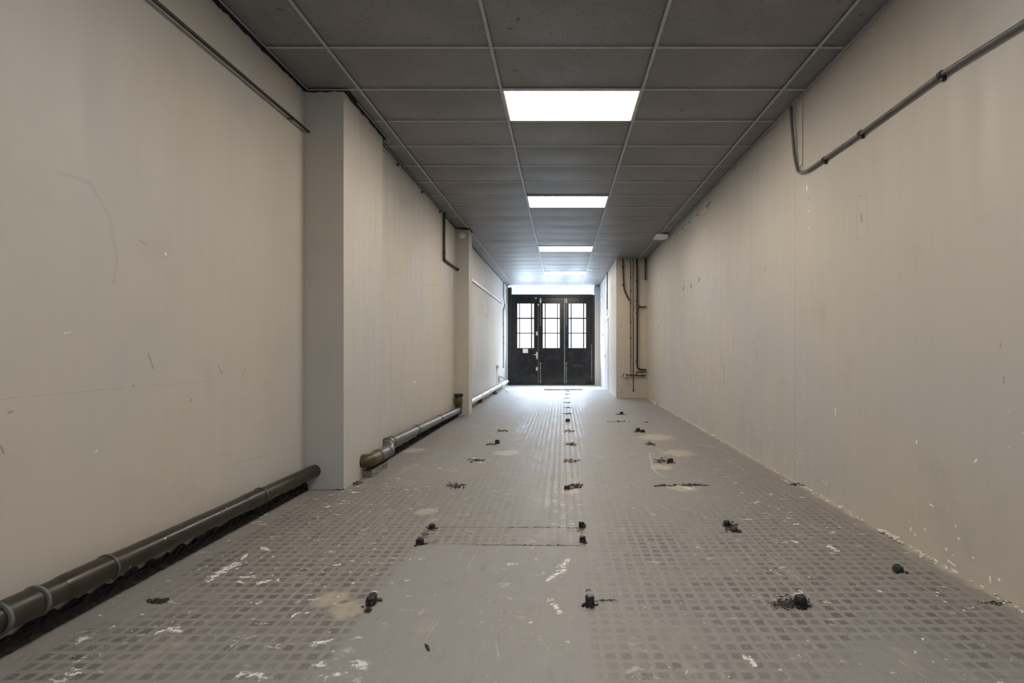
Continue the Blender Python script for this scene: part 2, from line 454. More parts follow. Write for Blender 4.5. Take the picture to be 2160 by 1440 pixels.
    for a, b, w, amt in (((1018, 1149), (1222, 1150), .009, .9), ((935, 1146), (1018, 1149), .005, .7), ((918, 1112), (1200, 1112), .006, .8),
                         ((1075, 1112), (1080, 1112), .022, .8), ((1130, 1112), (1150, 1111), .014, .8), ((1180, 1111), (1215, 1113), .012, .7),
                         ((888, 1140), (905, 1118), .012, .6), ((1228, 1112), (1226, 1136), .012, .5), ((1255, 1268), (1300, 1266), .010, .7),
                         ((895, 1145), (920, 1143), .012, .6), ((955, 1025), (980, 1022), .03, .6), ((1640, 1275), (1700, 1275), .04, .75),
                         ((1535, 1105), (1548, 1118), .035, .8), ((325, 1272), (350, 1262), .018, .9), ((775, 1290), (786, 1262), .018, .7),
                         ((1380, 1024), (1490, 1023), .02, .6), ((1390, 969), (1405, 971), .03, .6), ((1195, 972), (1212, 972), .035, .5), ((1200, 937), (1212, 937), .04, .5)):
        if not here(a, b): continue
        A, B = FP(*a), FP(*b)
        c = g.mix(g.math('MULTIPLY', g.seg(jit, (A.x, A.y, 0), (B.x, B.y, 0), w, .5), amt), c, (.045, .038, .034))
    # light rubble line along the right wall, dirt and pipe shade painted black along the left wall
    e = g.math('ADD', x, g.math('MULTIPLY', g.math('SUBTRACT', g.noise(q, 8, 5, .7), .5), .18))
    c = g.mix(g.math('MULTIPLY', g.ss(e, XR-.085, XR-.02), .55), c, (.52, .46, .37))
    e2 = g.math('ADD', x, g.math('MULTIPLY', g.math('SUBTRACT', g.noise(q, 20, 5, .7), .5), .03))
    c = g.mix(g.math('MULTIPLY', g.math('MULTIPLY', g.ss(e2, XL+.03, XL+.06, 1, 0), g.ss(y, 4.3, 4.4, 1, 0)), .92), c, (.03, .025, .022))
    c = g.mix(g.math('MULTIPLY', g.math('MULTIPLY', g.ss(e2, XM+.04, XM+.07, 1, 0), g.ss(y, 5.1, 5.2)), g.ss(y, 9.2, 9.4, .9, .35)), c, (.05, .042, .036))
    # pale threshold screed by the doors
    if by1 > 14.5:
        th = g.math('ADD', y, g.math('MULTIPLY', g.math('SUBTRACT', g.noise(q, 3, 3, .6), .5), .08))
        c = g.mix(g.math('MULTIPLY', g.ss(th, 15.30, 15.36), .75), c, (.44, .42, .39))
        c = g.mix(g.seg(jit, (-1.9, 15.33, 0), (1.3, 15.33, 0), .03, .5), c, (.10, .095, .09))
    g.color(c)
    r = g.fmix(g.math('MULTIPLY', m, 1), .62, .34)
    r = g.math('ADD', r, g.math('MULTIPLY', g.math('SUBTRACT', n2, .5), .25))
    g.rough(r)
    g.b.inputs['Specular IOR Level'].default_value = .45
    h = g.math('ADD', g.math('MULTIPLY', n3, .35), g.math('MULTIPLY', n2, .5))
    g.bump(h, .25, .004)
    return g.m
FXC = (-2.5, -.9, .25, 1.25, 2.4); FYC = (BACK-.1, 2.3, 3.3, 4.7, 7.5, DOOR+.6)
FLOOR_M = {(i, j): floor_mat(FXC[i], FXC[i+1], FYC[j], FYC[j+1]) for i in range(4) for j in range(5)}

# ------------------------------------------------------------------ ceiling tile
def tile_mat():
    g = NG('ceiling_tile', .50); p = g.pos
    base = g.mix(g.ss(g.noise(p, 1.3, 4, .6), .35, .7), (.168, .164, .166), (.212, .206, .206))
    x, y, _ = g.xyz(p)
    # stains that lie across single tiles
    st = g.ss(g.noise(g.scale(p, (1, 2, 1)), 2.2, 5, .65), .60, .76)
    base = g.mix(g.math('MULTIPLY', st, .3), base, (.15, .13, .115))
    wq = g.vm('ADD', p, g.vm('SCALE', g.noise(p, 40, 2, .5, col=True), .012))
    pits = g.ss(g.voro(g.scale(wq, (1, .5, 1)), 62), .13, .24, 1, 0)
    base = g.mix(g.math('MULTIPLY', pits, .85), base, (.05, .046, .045))
    wq2 = g.vm('ADD', p, g.vm('SCALE', g.noise(p, 12, 3, .7, col=True), .10))
    gouge = g.math('MULTIPLY', g.ss(g.voro(g.scale(wq2, (1, 2.2, 1)), 3.1), .05, .085, 1, 0), g.ss(g.noise(p, .9, 2, .5), .46, .56))
    base = g.mix(g.math('MULTIPLY', gouge, .8), base, (.05, .045, .042))
    g.color(base)
    h = g.math('SUBTRACT', g.noise(p, 120, 3, .6), g.math('MULTIPLY', pits, 1.5))
    g.bump(h, .3, .003)
    g.b.inputs['Specular IOR Level'].default_value = .6
    return g.m
M['tile'] = tile_mat()
M['tee'] = simple('grid_tee_enamel', (.40, .40, .41), .45, 0, .05)
M['tee_side'] = simple('wall_angle_enamel', (.34, .34, .35), .4, .2, .06)
M['void'] = simple('ceiling_void_dark', (.03, .028, .028), .9)
# ------------------------------------------------------------------ other materials
def emis(name, col, s):
    g = NG(name)
    e = g.new('ShaderNodeEmission'); e.inputs[0].default_value = (*col, 1); e.inputs[1].default_value = s
    n = g.noise(g.pos, 3, 2, .5)
    g.L(g.mix(g.ss(n, .3, .7), tuple(c*.985 for c in col), col), e.inputs[0])
    g.t.links.new(e.outputs[0], g.out.inputs[0]); return g.m
PANEL_E = 26.0
M['lamp'] = emis('lamp_diffuser_glow', (1.0, .897, .77), PANEL_E)
M['lamp_frame'] = simple('lamp_frame_white', (.75, .74, .72), .4)
def frosted(name, tr, col=(1, 1, 1), tint=(.95, .97, 1)):
    g = NG(name)
    a = g.new('ShaderNodeBsdfTransparent'); a.inputs[0].default_value = (*tint, 1)
    b = g.new('ShaderNodeBsdfTranslucent'); n = g.noise(g.pos, 4, 3, .5)
    g.L(g.mix(g.ss(n, .3, .7), tuple(c*.93 for c in col), col), b.inputs[0])
    mx = g.new('ShaderNodeMixShader'); mx.inputs[0].default_value = tr
    g.t.links.new(a.outputs[0], mx.inputs[1]); g.t.links.new(b.outputs[0], mx.inputs[2])
    gl = g.new('ShaderNodeBsdfGlossy'); gl.inputs['Roughness'].default_value = .15
    m2 = g.new('ShaderNodeMixShader'); m2.inputs[0].default_value = .05
    g.t.links.new(mx.outputs[0], m2.inputs[1]); g.t.links.new(gl.outputs[0], m2.inputs[2])
    g.t.links.new(m2.outputs[0], g.out.inputs[0]); return g.m
M['glass'] = frosted('frosted_pane', .03)
M['pvc'] = frosted('translucent_sheet', .05, (.97, .98, 1), (.55, .58, .60))
M['black'] = simple('black_gloss_paint', (.012, .013, .016), .22, 0, .25, 4, .05)
M['black2'] = simple('black_frame_paint', (.014, .014, .016), .3, 0, .25, 6, .05)
M['steel'] = simple('bright_steel', (.78, .79, .80), .3, .9, .06)
M['ivory'] = simple('ivory_cast_metal', (.62, .60, .42), .45, .1)
M['rod'] = simple('grey_rod', (.30, .32, .31), .4, .7)
M['paper'] = simple('white_paper', (.88, .88, .87), .8, 0, .03)
M['darkplate'] = simple('dark_letter_plate', (.035, .034, .033), .4, .4)
M['grey_box'] = simple('pale_blue_grey_panel', (.60, .66, .70), .6, 0, .05)
def pipe_mat(name, col, rough, spots=True):
    g = NG(name, rough); p = g.pos
    n = g.noise(p, 9, 5, .6)
    c = g.mix(g.ss(n, .35, .7), tuple(k*.7 for k in col), tuple(k*1.2 for k in col))
    if spots:
        wq = g.vm('ADD', p, g.vm('SCALE', g.noise(p, 20, 2, .5, col=True), .02))
        s = g.math('MULTIPLY', g.ss(g.voro(wq, 14), .06, .10, 1, 0), g.ss(g.noise(p, 3, 2, .5), .48, .58))
        c = g.mix(g.math('MULTIPLY', s, .8), c, (.62, .60, .56))
    g.color(c)
    g.rough(g.fmix(g.ss(n, .3, .7), rough, rough+.15))
    return g.m
M['pipe'] = pipe_mat('brown_black_plastic', (.021, .0155, .009), .27)
M['pipe_ring'] = pipe_mat('dusty_pipe_ring', (.10, .10, .10), .5, False)
M['pipe_lit'] = pipe_mat('door_lit_plastic', (.085, .078, .070), .30)  # same dark plastic as the first run, door light painted in as grey
M['pipe_far'] = pipe_mat('pale_grey_plastic', (.50, .51, .52), .35, False)
M['olive'] = pipe_mat('olive_brown_plastic', (.075, .055, .016), .38)
M['gap_black'] = simple('matt_black', (.018, .015, .013), .85, 0, .3, 30, .5)
M['conduit'] = simple('dark_painted_conduit', (.016, .015, .014), .4, 0, .25, 30)
M['conduit_grey'] = pipe_mat('worn_grey_conduit', (.13, .125, .13), .32, False)
M['clip'] = simple('dark_pipe_clip', (.03, .024, .022), .5, .3)
M['bronze'] = simple('dark_brown_pipe', (.016, .010, .007), .5, 0, .25, 20)
M['copper'] = simple('reddish_brown_pipe', (.045, .020, .013), .5, 0, .25, 20)
M['brass'] = simple('brass_valve', (.52, .36, .10), .35, .8)
M['white'] = simple('white_plastic', (.78, .78, .76), .4, 0, .04)
M['white_grey'] = simple('grey_white_plastic', (.52, .53, .54), .45, 0, .06)
M['tar'] = simple('black_tar', (.010, .009, .010), .38, 0, .3, 60, .6)
M['crumb'] = simple('dark_brown_crumbs', (.040, .030, .024), .8, 0, .4, 50, .5)
M['crumb_br'] = simple('brown_mortar_crumbs', (.16, .11, .075), .85, 0, .4, 50, .5)
M['plaster'] = simple('white_plaster_lump', (.68, .65, .60), .9, 0, .15, 30, .5)
M['concrete'] = simple('rough_concrete', (.20, .185, .165), .9, 0, .3, 25, .6)
M['brick'] = simple('orange_brick', (.34, .13, .06), .9, 0, .2, 25, .4)
M['wood'] = simple('pale_timber', (.50, .40, .28), .7, 0, .2, 12, .2)
M['cable'] = simple('grey_cable', (.36, .37, .39), .5, 0, .1)
M['door_white'] = simple('white_door_paint', (.80, .81, .82), .4, 0, .04, 3)

# ================================================================== SETTING
# floor
bm = NB()
NY = 90
grid(bm, lambda a, b: Vector((-2.45+a*4.75, BACK+b*(DOOR+.4-BACK), zf(-2.45+a*4.75, BACK+b*(DOOR+.4-BACK)))), 16, NY)
o = obj('floor', bm, None, smooth=True)
keys = sorted(FLOOR_M)
for k in keys: o.data.materials.append(FLOOR_M[k])
for f in o.data.polygons:
    i = sum(f.center.x > a for a in FXC[1:-1]); j = sum(f.center.y > a for a in FYC[1:-1])
    f.material_index = keys.index((i, j))
tag(o, 'worn grey concrete floor stamped with small dark squares', 'floor', kind='structure')
sol = o.modifiers.new('thick', 'SOLIDIFY'); sol.thickness = .12; sol.offset = -1
TOP = CEIL+.42
def wallbox(name, x0, x1, y0, y1, mat, label, bottom=-.35, top=TOP, cat='wall'):
    bm = NB(); box(bm, x0, x1, y0, y1, bottom, top)
    return tag(obj(name, bm, mat), label, cat, kind='structure')
def wallstrips(name, x0, x1, cuts, mats, label):
    bm = NB(); box(bm, x0, x1, cuts[0], cuts[-1], -.35, TOP)
    for c_ in cuts[1:-1]:
        bmesh.ops.bisect_plane(bm, geom=bm.verts[:]+bm.edges[:]+bm.faces[:], plane_co=(0, c_, 0), plane_no=(0, 1, 0))
    o = obj(name, bm, None)
    for m_ in mats: o.data.materials.append(m_)
    for f in o.data.polygons: f.material_index = min(len(mats)-1, sum(f.center.y > a for a in cuts[1:-1]))
    return tag(o, label, 'wall', kind='structure')
wallstrips('wall_left', XL-.4, XL, LC, M['near_s'], 'plain grey beige left wall nearest the camera, before the first pillar')
wallstrips('wall_left.001', XM-.6, XM, MC, M['mid_s'], 'streaky beige left wall between the two pillars')
wallstrips('wall_left.002', XM-.6, XM, FC, M['far_s'], 'bright white far left wall between the second pillar and the black doors')
o = wallbox('pillar', XL-.35, P1X, P1A, P1B, M['pillar'], 'large grey plastered pillar on the left, nearest the camera', cat='pillar')
o = wallbox('pillar.001', XM-.45, P2X, P2A, P2B, M['pillar'], 'slim plastered pillar on the left with a round white disc near its top', cat='pillar')
wallstrips('wall_right', XR, XR+.4, RC, M['right_s'], 'long beige grey right wall with chipped paint and pipe stains')
# pier closes the right side beyond the long wall
bm = NB(); box(bm, XF+.002, XR+.3, PIER, PIER+.5, -.35, TOP)
tag(obj('wall_right.001', bm, M['wall_pier']), 'narrow beige wall face carrying the brown vertical pipes', 'wall', kind='structure')
bm = NB(); box(bm, XF, XF+.5, PIER+.004, DOOR+.3, -.35, TOP)
tag(obj('wall_right.002', bm, M['wall_far']), 'white far right wall between the pipes and the black doors', 'wall', kind='structure')
# end wall with the door opening
S = DOOR/F
def DX(u): return (u-U0)*S
def DZ(v): return CZ+(V0-v)*S
OX0, OX1 = DX(1071.5), DX(1254.5)
OZ0, OZ1 = DZ(811.5), DZ(603.5)
bm = NB()
box(bm, OX1, XF+.3, DOOR, DOOR+.3, -.35, TOP)
box(bm, XM-.3, OX0, DOOR, DOOR+.3, -.35, TOP)
box(bm, OX0, OX1, DOOR+.001, DOOR+.3, OZ1+.02, TOP)
tag(obj('wall_front', bm, M['wall_far']), 'pale end wall around the black doors', 'wall', kind='structure')
# wall behind the camera with a wide shop-window opening
BW0, BW1, BZ0, BZ1 = -1.8, 1.7, .45, 2.9
bm = NB()
box(bm, XL-.4, BW0, BACK-.3, BACK, -.35, TOP); box(bm, BW1, XR+.4, BACK-.3, BACK, -.35, TOP)
box(bm, BW0, BW1, BACK-.3, BACK, -.35, BZ0); box(bm, BW0, BW1, BACK-.3, BACK, BZ1, TOP)
tag(obj('wall_back', bm, M['wall_plain']), 'plain wall behind the camera with a wide window', 'wall', kind='structure')
wt = thing('window_1', 'wide window in the wall behind the camera', 'window', (0, BACK-.15, BZ0), kind='structure')
bm = NB(); t = .06
for a in (BW0, -.55, .45, BW1-t): box(bm, a, a+t, BACK-.2, BACK-.1, BZ0, BZ1)
box(bm, BW0, BW1, BACK-.2, BACK-.1, BZ0, BZ0+t); box(bm, BW0, BW1, BACK-.2, BACK-.1, BZ1-t, BZ1)
obj('window_frame', bm, M['lamp_frame'], wt)
bm = NB(); box(bm, BW0+.01, BW1-.01, BACK-.156, BACK-.15, BZ0+.01, BZ1-.01)
obj('glazing', bm, frosted('tinted_pane', .05, tint=(.17, .166, .168)), wt)

# ---------------------------------------------------------------- ceiling
D0, TS = 3.706, .60
def seamy(n): return D0+n*TS - (0.0 if n < 9 else .02*(n-9)/9)
NF = 23
N0 = -9
GX = [-.5176-1.2*1, -.5176, .6824, .6824+1.19]
lampcells = [1, 6, 12, 18, -4]
def left_edge(y):
    if y < P1A: return XL+.035
    if y < P1B+.10: return P1X+.035
    if y < P2A: return XM+.03
    if y < P2B+.05: return P2X+.02
    return XM+.03
def right_edge(y): return XR-.03 if y < PIER else XF-.012
rng = random.Random(3)
bm = NB()
for n in range(N0, NF+1):
    y0, y1 = max(seamy(n), BACK), min(seamy(n+1), DOOR-.01)
    cuts = [y0] + [c for c in (P1A-.03, P1B+.10, P2A-.03, P2B+.05, PIER-.03) if y0+.01 < c < y1-.01] + [y1]
    cols = [(None, GX[0]), (GX[0], GX[1]), (GX[1], GX[2]), (GX[2], GX[3]), (GX[3], None)]
    for ci, (xa, xb) in enumerate(cols):
        if ci == 2 and n in lampcells: continue
        sag = .016*rng.uniform(.35, 1.25); tilt = rng.uniform(-.0015, .002); lift = rng.uniform(0, .006)
        if ci in (0, 4): sag *= .15
        for ya, yb in zip(cuts, cuts[1:]):
            ym = (ya+yb)/2
            x0 = xa if xa is not None else left_edge(ym)
            x1 = xb if xb is not None else right_edge(ym)
            if xa is None and x0 > GX[0]-.02: continue
            if ci == 1 and left_edge(ym) > x0: x0 = left_edge(ym)
            if xb is None and x1 < x0+.02: continue
            if ci == 3 and right_edge(ym) < x1: x1 = right_edge(ym)
            def fn(a, b):
                X = x0+(x1-x0)*a; Y = ya+(yb-ya)*b
                B = (Y-y0)/max(.01, (y1-y0)); A = a
                s = (1-(2*A-1)**4)*(1-(2*B-1)**2)
                return Vector((X, Y, CEIL+.011-sag*s+tilt*(2*A-1)+lift*(1-B)**4))
            nb = 8 if len(cuts) == 2 else 4
            grid(bm, fn, 8 if ci in (1, 2, 3) else 3, nb)
o = obj('ceiling', bm, M['tile'], smooth=True)
tag(o, 'suspended ceiling of sagging dark grey speckled tiles', 'ceiling', kind='structure')
bm = NB(); box(bm, XL-.4, XR+.4, BACK-.3, DOOR+.3, TOP-.02, TOP+.1)
tag(obj('ceiling.001', bm, M['void']), 'dark roof slab above the suspended tiles', 'ceiling', kind='structure')
# tees
bm = NB(); TW = .012
for gi, gx in enumerate(GX):
    y0, y1 = BACK, DOOR-.01
    if gi == 3: y1 = PIER-.02
    segs = [(y0, y1)]
    if gi == 0: segs = [(y0, P2A-.02), (P2B+.02, y1)]
    for a, b in segs:
        box(bm, gx-TW, gx+TW, a, b, CEIL-.004, CEIL-.001)
        box(bm, gx-.001, gx+.001, a, b, CEIL-.001, CEIL+.03)
for n in range(N0, NF+1):
    y = seamy(n)
    if y > DOOR-.02 or y < BACK+.02: continue
    xs = [left_edge(y)] + [g for g in GX if left_edge(y) < g < right_edge(y)] + [right_edge(y)]
    for a, b in zip(xs, xs[1:]):
        box(bm, a+(TW if a in GX else 0), b-(TW if b in GX else 0), y-TW*.8, y+TW*.8, CEIL-.0035, CEIL-.001)
o = obj('trim_1', bm, M['tee']); tag(o, 'pale grey metal grid bars holding the ceiling tiles', 'ceiling grid', kind='structure')
# perimeter wall angle
bm = NB()
def angle(x0, y0, x1, y1, w=.010):
    if abs(x0-x1) < 1e-6: box(bm, x0-w/2, x0+w/2, min(y0, y1), max(y0, y1), CEIL-.012, CEIL-.003)
    else: box(bm, min(x0, x1), max(x0, x1), y0-w/2, y0+w/2, CEIL-.012, CEIL-.003)
angle(XL+.040, BACK, XL+.040, P1A-.02)
angle(P1X+.036, P1A+.20, P1X+.036, P1B+.10)
angle(XM+.004, P1B+.10, P1X+.04, P1B+.10)
angle(XM+.030, P1B+.10, XM+.030, P2A-.02); 
angle(XM+.030, P2B+.02, XM+.030, DOOR-.01)
angle(XR-.032, BACK, XR-.032, PIER-.02); angle(XF-.014, PIER, XF-.014, DOOR-.01)
angle(XM, DOOR-.012, XF, DOOR-.012)
o = obj('trim_2', bm, M['tee_side']); tag(o, 'thin metal edge strip running round the ceiling', 'ceiling trim', kind='structure')

# ================================================================== LAMPS
lab = {1: 'nearest and largest lit rectangular ceiling light panel', 6: 'second lit ceiling light panel from the camera, in the ceiling grid',
       12: 'third lit ceiling light panel, beyond the pair of nearer panels', 18: 'farthest and thinnest lit ceiling light panel, closest to the black doors',
       -4: 'lit ceiling light panel just ahead of the camera, above the frame', -11: 'lit ceiling light panel near the window behind the camera'}
for n in lampcells:
    y0, y1 = seamy(n)+TW, seamy(n+1)-TW
    x0, x1 = GX[1]+TW, GX[2]-TW
    t = thing('ceiling_light', lab[n], 'ceiling light', ((x0+x1)/2, (y0+y1)/2, CEIL), 'lit ceiling panels')
    bm = NB(); e = .011
    box(bm, x0, x1, y0, y0+e, CEIL-.004, CEIL+.02); box(bm, x0, x1, y1-e, y1, CEIL-.004, CEIL+.02)
    box(bm, x0, x0+e, y0+e, y1-e, CEIL-.004, CEIL+.02); box(bm, x1-e, x1, y0+e, y1-e, CEIL-.004, CEIL+.02)
    obj('lamp_frame', bm, M['lamp_frame'], t)
    bm = NB(); box(bm, x0+e, x1-e, y0+e, y1-e, CEIL+.002, CEIL+.012)
    obj('diffuser', bm, M['lamp'], t)

# ================================================================== DOORS
LY0, LY1 = DOOR+.03, DOOR+.08
# frame
bm = NB()
zt = DZ(627)
box(bm, OX0, DX(1079.3), DOOR-.02, DOOR+.16, OZ0-.02, DZ(606), .006)
box(bm, DX(1248.5), OX1, DOOR-.02, DOOR+.16, OZ0-.02, DZ(621), .006)
box(bm, DX(1079.3), DX(1248.5), DOOR-.02, DOOR+.16, zt, DZ(620.5), .006)
box(bm, DX(1079.3), DX(1248.5), DOOR-.035, DOOR, zt, zt+.03)
box(bm, OX0, OX1, LY1+.002, LY1+.03, OZ0-.3, OZ0+.06); box(bm, DX(1074), DX(1084), LY1+.002, LY1+.03, OZ0, zt+.05); box(bm, DX(1244), DX(1252), LY1+.002, LY1+.03, OZ0, zt+.05); box(bm, DX(1076), DX(1252), LY1+.002, LY1+.03, zt-.06, zt+.08)
for u in (1135.6, 1190.9): box(bm, DX(u)-.04, DX(u)+.04, LY1+.002, LY1+.03, OZ0, zt)
tag(obj('trim_3', bm, M['black2']), 'black timber frame around the three garage door leaves', 'door frame', kind='structure')
leaves = [
    (1079.0, 1135.6, [1091, 1095.1, 1096.3, 1120.1, 1122.0, 1126.0], 'left black door leaf with a nine-pane window, lever handle and locks'),
    (1135.7, 1190.9, [1145, 1149.2, 1150.8, 1175.1, 1176.4, 1180.5], 'middle black door leaf with a nine-pane window between the other two leaves'),
    (1191.0, 1248.8, [1199.9, 1203.7, 1205.6, 1230.1, 1232.0, 1236.0], 'right black door leaf with a nine-pane window and a letter slot')]
VR = [640.2, 670.0, 672.2, 701.8, 703.3, 733.4]
doors = []
for i, (ua, ub, ws, labl) in enumerate(leaves):
    t = thing('door_%d' % (i+1), labl, 'door', ((DX(ua)+DX(ub))/2, LY0, OZ0), kind='structure'); doors.append(t)
    wx0, wx1, wz1, wz0 = DX(ws[0]), DX(ws[5]), DZ(VR[0]), DZ(VR[5])
    x0, x1, z0, z1 = DX(ua)+.001, DX(ub)-.001, OZ0+.002, zt+.015
    bm = NB(); y0, y1 = LY0, LY1
    box(bm, x0, wx0, y0, y1, z0, z1, .004); box(bm, wx1, x1, y0, y1, z0, z1, .004)
    box(bm, wx0, wx1, y0, y1, wz1, z1, .004); box(bm, wx0, wx1, y0, y1, z0, wz0, .004)
    box(bm, x0+.01, x1-.01, y0-.012, y0+.01, z0, z0+.13, .004)
    obj('leaf', bm, M['black'], t)
    bm = NB()
    for a, b in ((1, 2), (3, 4)): box(bm, DX(ws[a]-.35), DX(ws[b]+.35), y0+.004, y1-.005, wz0, wz1)
    for a, b in ((1, 2), (3, 4)): box(bm, wx0, wx1, y0+.006, y1-.007, DZ(VR[b]+.3), DZ(VR[a]-.3))
    obj('glazing_bars', bm, M['black2'], t)
    bm = NB(); box(bm, wx0-.005, wx1+.005, y0+.028, y0+.032, wz0-.005, wz1+.005)
    obj('glazing', bm, M['glass'], t)
YF = LY0
bm = NB(); box(bm, DX(1134.2), DX(1136.4), YF-.02, YF, OZ0+.02, DZ(640)); obj('cover_strip', bm, simple('worn_brown_strip', (.10, .06, .055), .5), doors[0])
bm = NB(); box(bm, DX(1190.0), DX(1191.6), YF-.02, YF, OZ0+.02, zt-.03); obj('cover_strip', bm, M['rod'], doors[1])
# left leaf hardware
bm = NB(); box(bm, DX(1130.9), DX(1133.9), YF-.014, YF, DZ(757), DZ(742), .004); hp = obj('lock_plate', bm, M['steel'], doors[0]); hp['label'] = 'bright steel lock plate'
bm = NB(); tube(bm, [(DX(1132.4), YF-.01, DZ(747.8)), (DX(1132.4), YF-.055, DZ(747.8)), (DX(1126), YF-.055, DZ(747.8))], .013, 10, .02); obj('handle', bm, M['steel'], hp, True)
for v0, v1 in ((699, 707), (774, 781.3)):
    bm = NB(); box(bm, DX(1130.6), DX(1134.2), YF-.04, YF, DZ(v1), DZ(v0), .005); obj('lock_case', bm, M['steel'], doors[0])
bm = NB(); box(bm, DX(1134.2), DX(1137), YF-.035, YF, DZ(644.2), DZ(641), .004); obj('bolt_keep', bm, M['steel'], doors[0])
bm = NB(); box(bm, DX(1127.6), DX(1133), YF-.045, YF, DZ(629.6), DZ(628), .003); obj('door_stop', bm, M['white'], doors[0])
# long bolts on the other two leaves
for u, d in ((1140.0, doors[1]), (1194.6, doors[2])):
    bm = NB(); lathe(bm, (DX(u), YF-.03, DZ(639.2)), (0, 0, 1), [(0, .012), (.03, .034), (.12, .034), (.16, .028), (.17, .012), (.20, .010)], 12)
    k = obj('bolt_handle', bm, M['ivory'], d, True); k['label'] = 'ivory coloured top bolt handle'
    bm = NB(); tube(bm, [(DX(u), YF-.025, DZ(639)), (DX(u), YF-.025, DZ(686))], .011, 8)
    disc(bm, (DX(u), YF-.025, DZ(686.6)), (0, 0, 1), .02, .02, 10); obj('bolt_rod', bm, M['rod'], d)
    bm = NB(); tube(bm, [(DX(u), YF-.025, DZ(764)), (DX(u), YF-.025, DZ(809))], .011, 8)
    for v in (766, 776, 804): box(bm, DX(u)-.028, DX(u)+.028, YF-.03, YF, DZ(v)-.012, DZ(v)+.012)
    obj('floor_bolt', bm, M['rod'], d)
bm = NB(); box(bm, DX(1186.2), DX(1190), YF-.02, YF, DZ(806), DZ(792), .004); obj('hinge_plate', bm, M['darkplate'], doors[1])
bm = NB()
x0, x1, z0, z1 = DX(1208.2), DX(1229.2), DZ(774.2), DZ(768.4)
box(bm, x0, x1, YF-.014, YF, z1-.02, z1); box(bm, x0, x1, YF-.014, YF, z0, z0+.016); box(bm, x0, x0+.025, YF-.014, YF, z0, z1); box(bm, x1-.025, x1, YF-.014, YF, z0, z1)
box(bm, x0+.02, x1-.02, YF-.006, YF, z0+.01, z1-.01)
k = obj('letter_slot', bm, M['darkplate'], doors[2])
bm = NB(); box(bm, DX(1247.2), DX(1248.6), YF-.018, YF, DZ(800), DZ(725)); obj('draught_strip', bm, M['rod'], doors[2])
bm = NB(); box(bm, DX(1102.6), DX(1113.7), YF-.003, YF-.0005, DZ(744.3), DZ(735.5))
tag(obj('notice', bm, M['paper']), 'blank white paper notice stuck under the window of the left door leaf', 'notice')
# translucent strip over the doors
t = thing('transom_panel', 'bright translucent plastic strip screwed above the black doors', 'panel', (DX(1164), DOOR-.03, DZ(620)))
bm = NB(); box(bm, DX(1076.5), DX(1252.5), DOOR-.034, DOOR-.030, DZ(621), DZ(603.6)); obj('sheet', bm, M['pvc'], t)
for r, (v, n0, n1) in enumerate(((606.8, 1, 14), (620.0, 1, 13))):
    for k in range(n0, n1):
        u = 1077.0+k*12.35
        if r == 0 and k == 13: u = 1250.3
        bm = NB(); disc(bm, (DX(u), DOOR-.034, DZ(v)), (0, -1, 0), .013, .012, 8); obj('screw', bm, M['rod'], t)
bm = NB(); box(bm, DX(1252.6), DX(1266.2), DOOR-.09, DOOR, DZ(620.5), DZ(603.4), .02)
tag(obj('beam_casing', bm, M['grey_box']), 'pale blue grey box casing at the right end of the bright strip', 'casing')
# threshold timber
a, b = FP(1148, 822.5), FP(1228, 822.5)
bm = NB(); box(bm, a.x, b.x, a.y-.03, a.y+.05, a.z-.005, a.z+.035, .004)
tag(obj('timber_lath', bm, M['wood']), 'flat strip of pale timber lying at the edge of the door threshold', 'timber')
# flush door in far right wall
y0, y1 = 1.33*F/(1278.4-U0), 1.33*F/(1283.6-U0)
DYA, DYB = 14.62, 15.42
dt = thing('door_4', 'white flush side door in the far right wall', 'door', (XF, (DYA+DYB)/2, 0), kind='structure')
zb = zf(XF, 15); 
bm = NB(); box(bm, XF-.012, XF-.001, DYA, DYB, zb+.02, zb+2.05, .003); obj('leaf', bm, M['door_white'], dt)
bm = NB(); box(bm, XF-.02, XF-.001, DYA-.07, DYA-.004, zb, zb+2.12, .004); box(bm, XF-.02, XF-.001, DYB+.004, DYB+.07, zb, zb+2.12, .004); box(bm, XF-.02, XF-.001, DYA-.07, DYB+.07, zb+2.055, zb+2.12, .004)
obj('architrave', bm, M['door_white'], dt)
bm = NB(); disc(bm, (XF-.012, DYB-.08, zb+1.02), (-1, 0, 0), .025, .03, 12); tube(bm, [(XF-.035, DYB-.08, zb+1.02), (XF-.055, DYB-.08, zb+1.02), (XF-.055, DYB-.18, zb+1.02)], .009, 8, .01)
obj('handle', bm, M['rod'], dt, True)

# ================================================================== LEFT DRAIN PIPES
def ring(bm, c, ax, r, w, lip=.004):
    ax = Vector(ax).normalized()
    return lathe(bm, Vector(c)-ax*w/2, ax, [(0, r), (.002, r+lip), (w-.002, r+lip), (w, r)], 28)
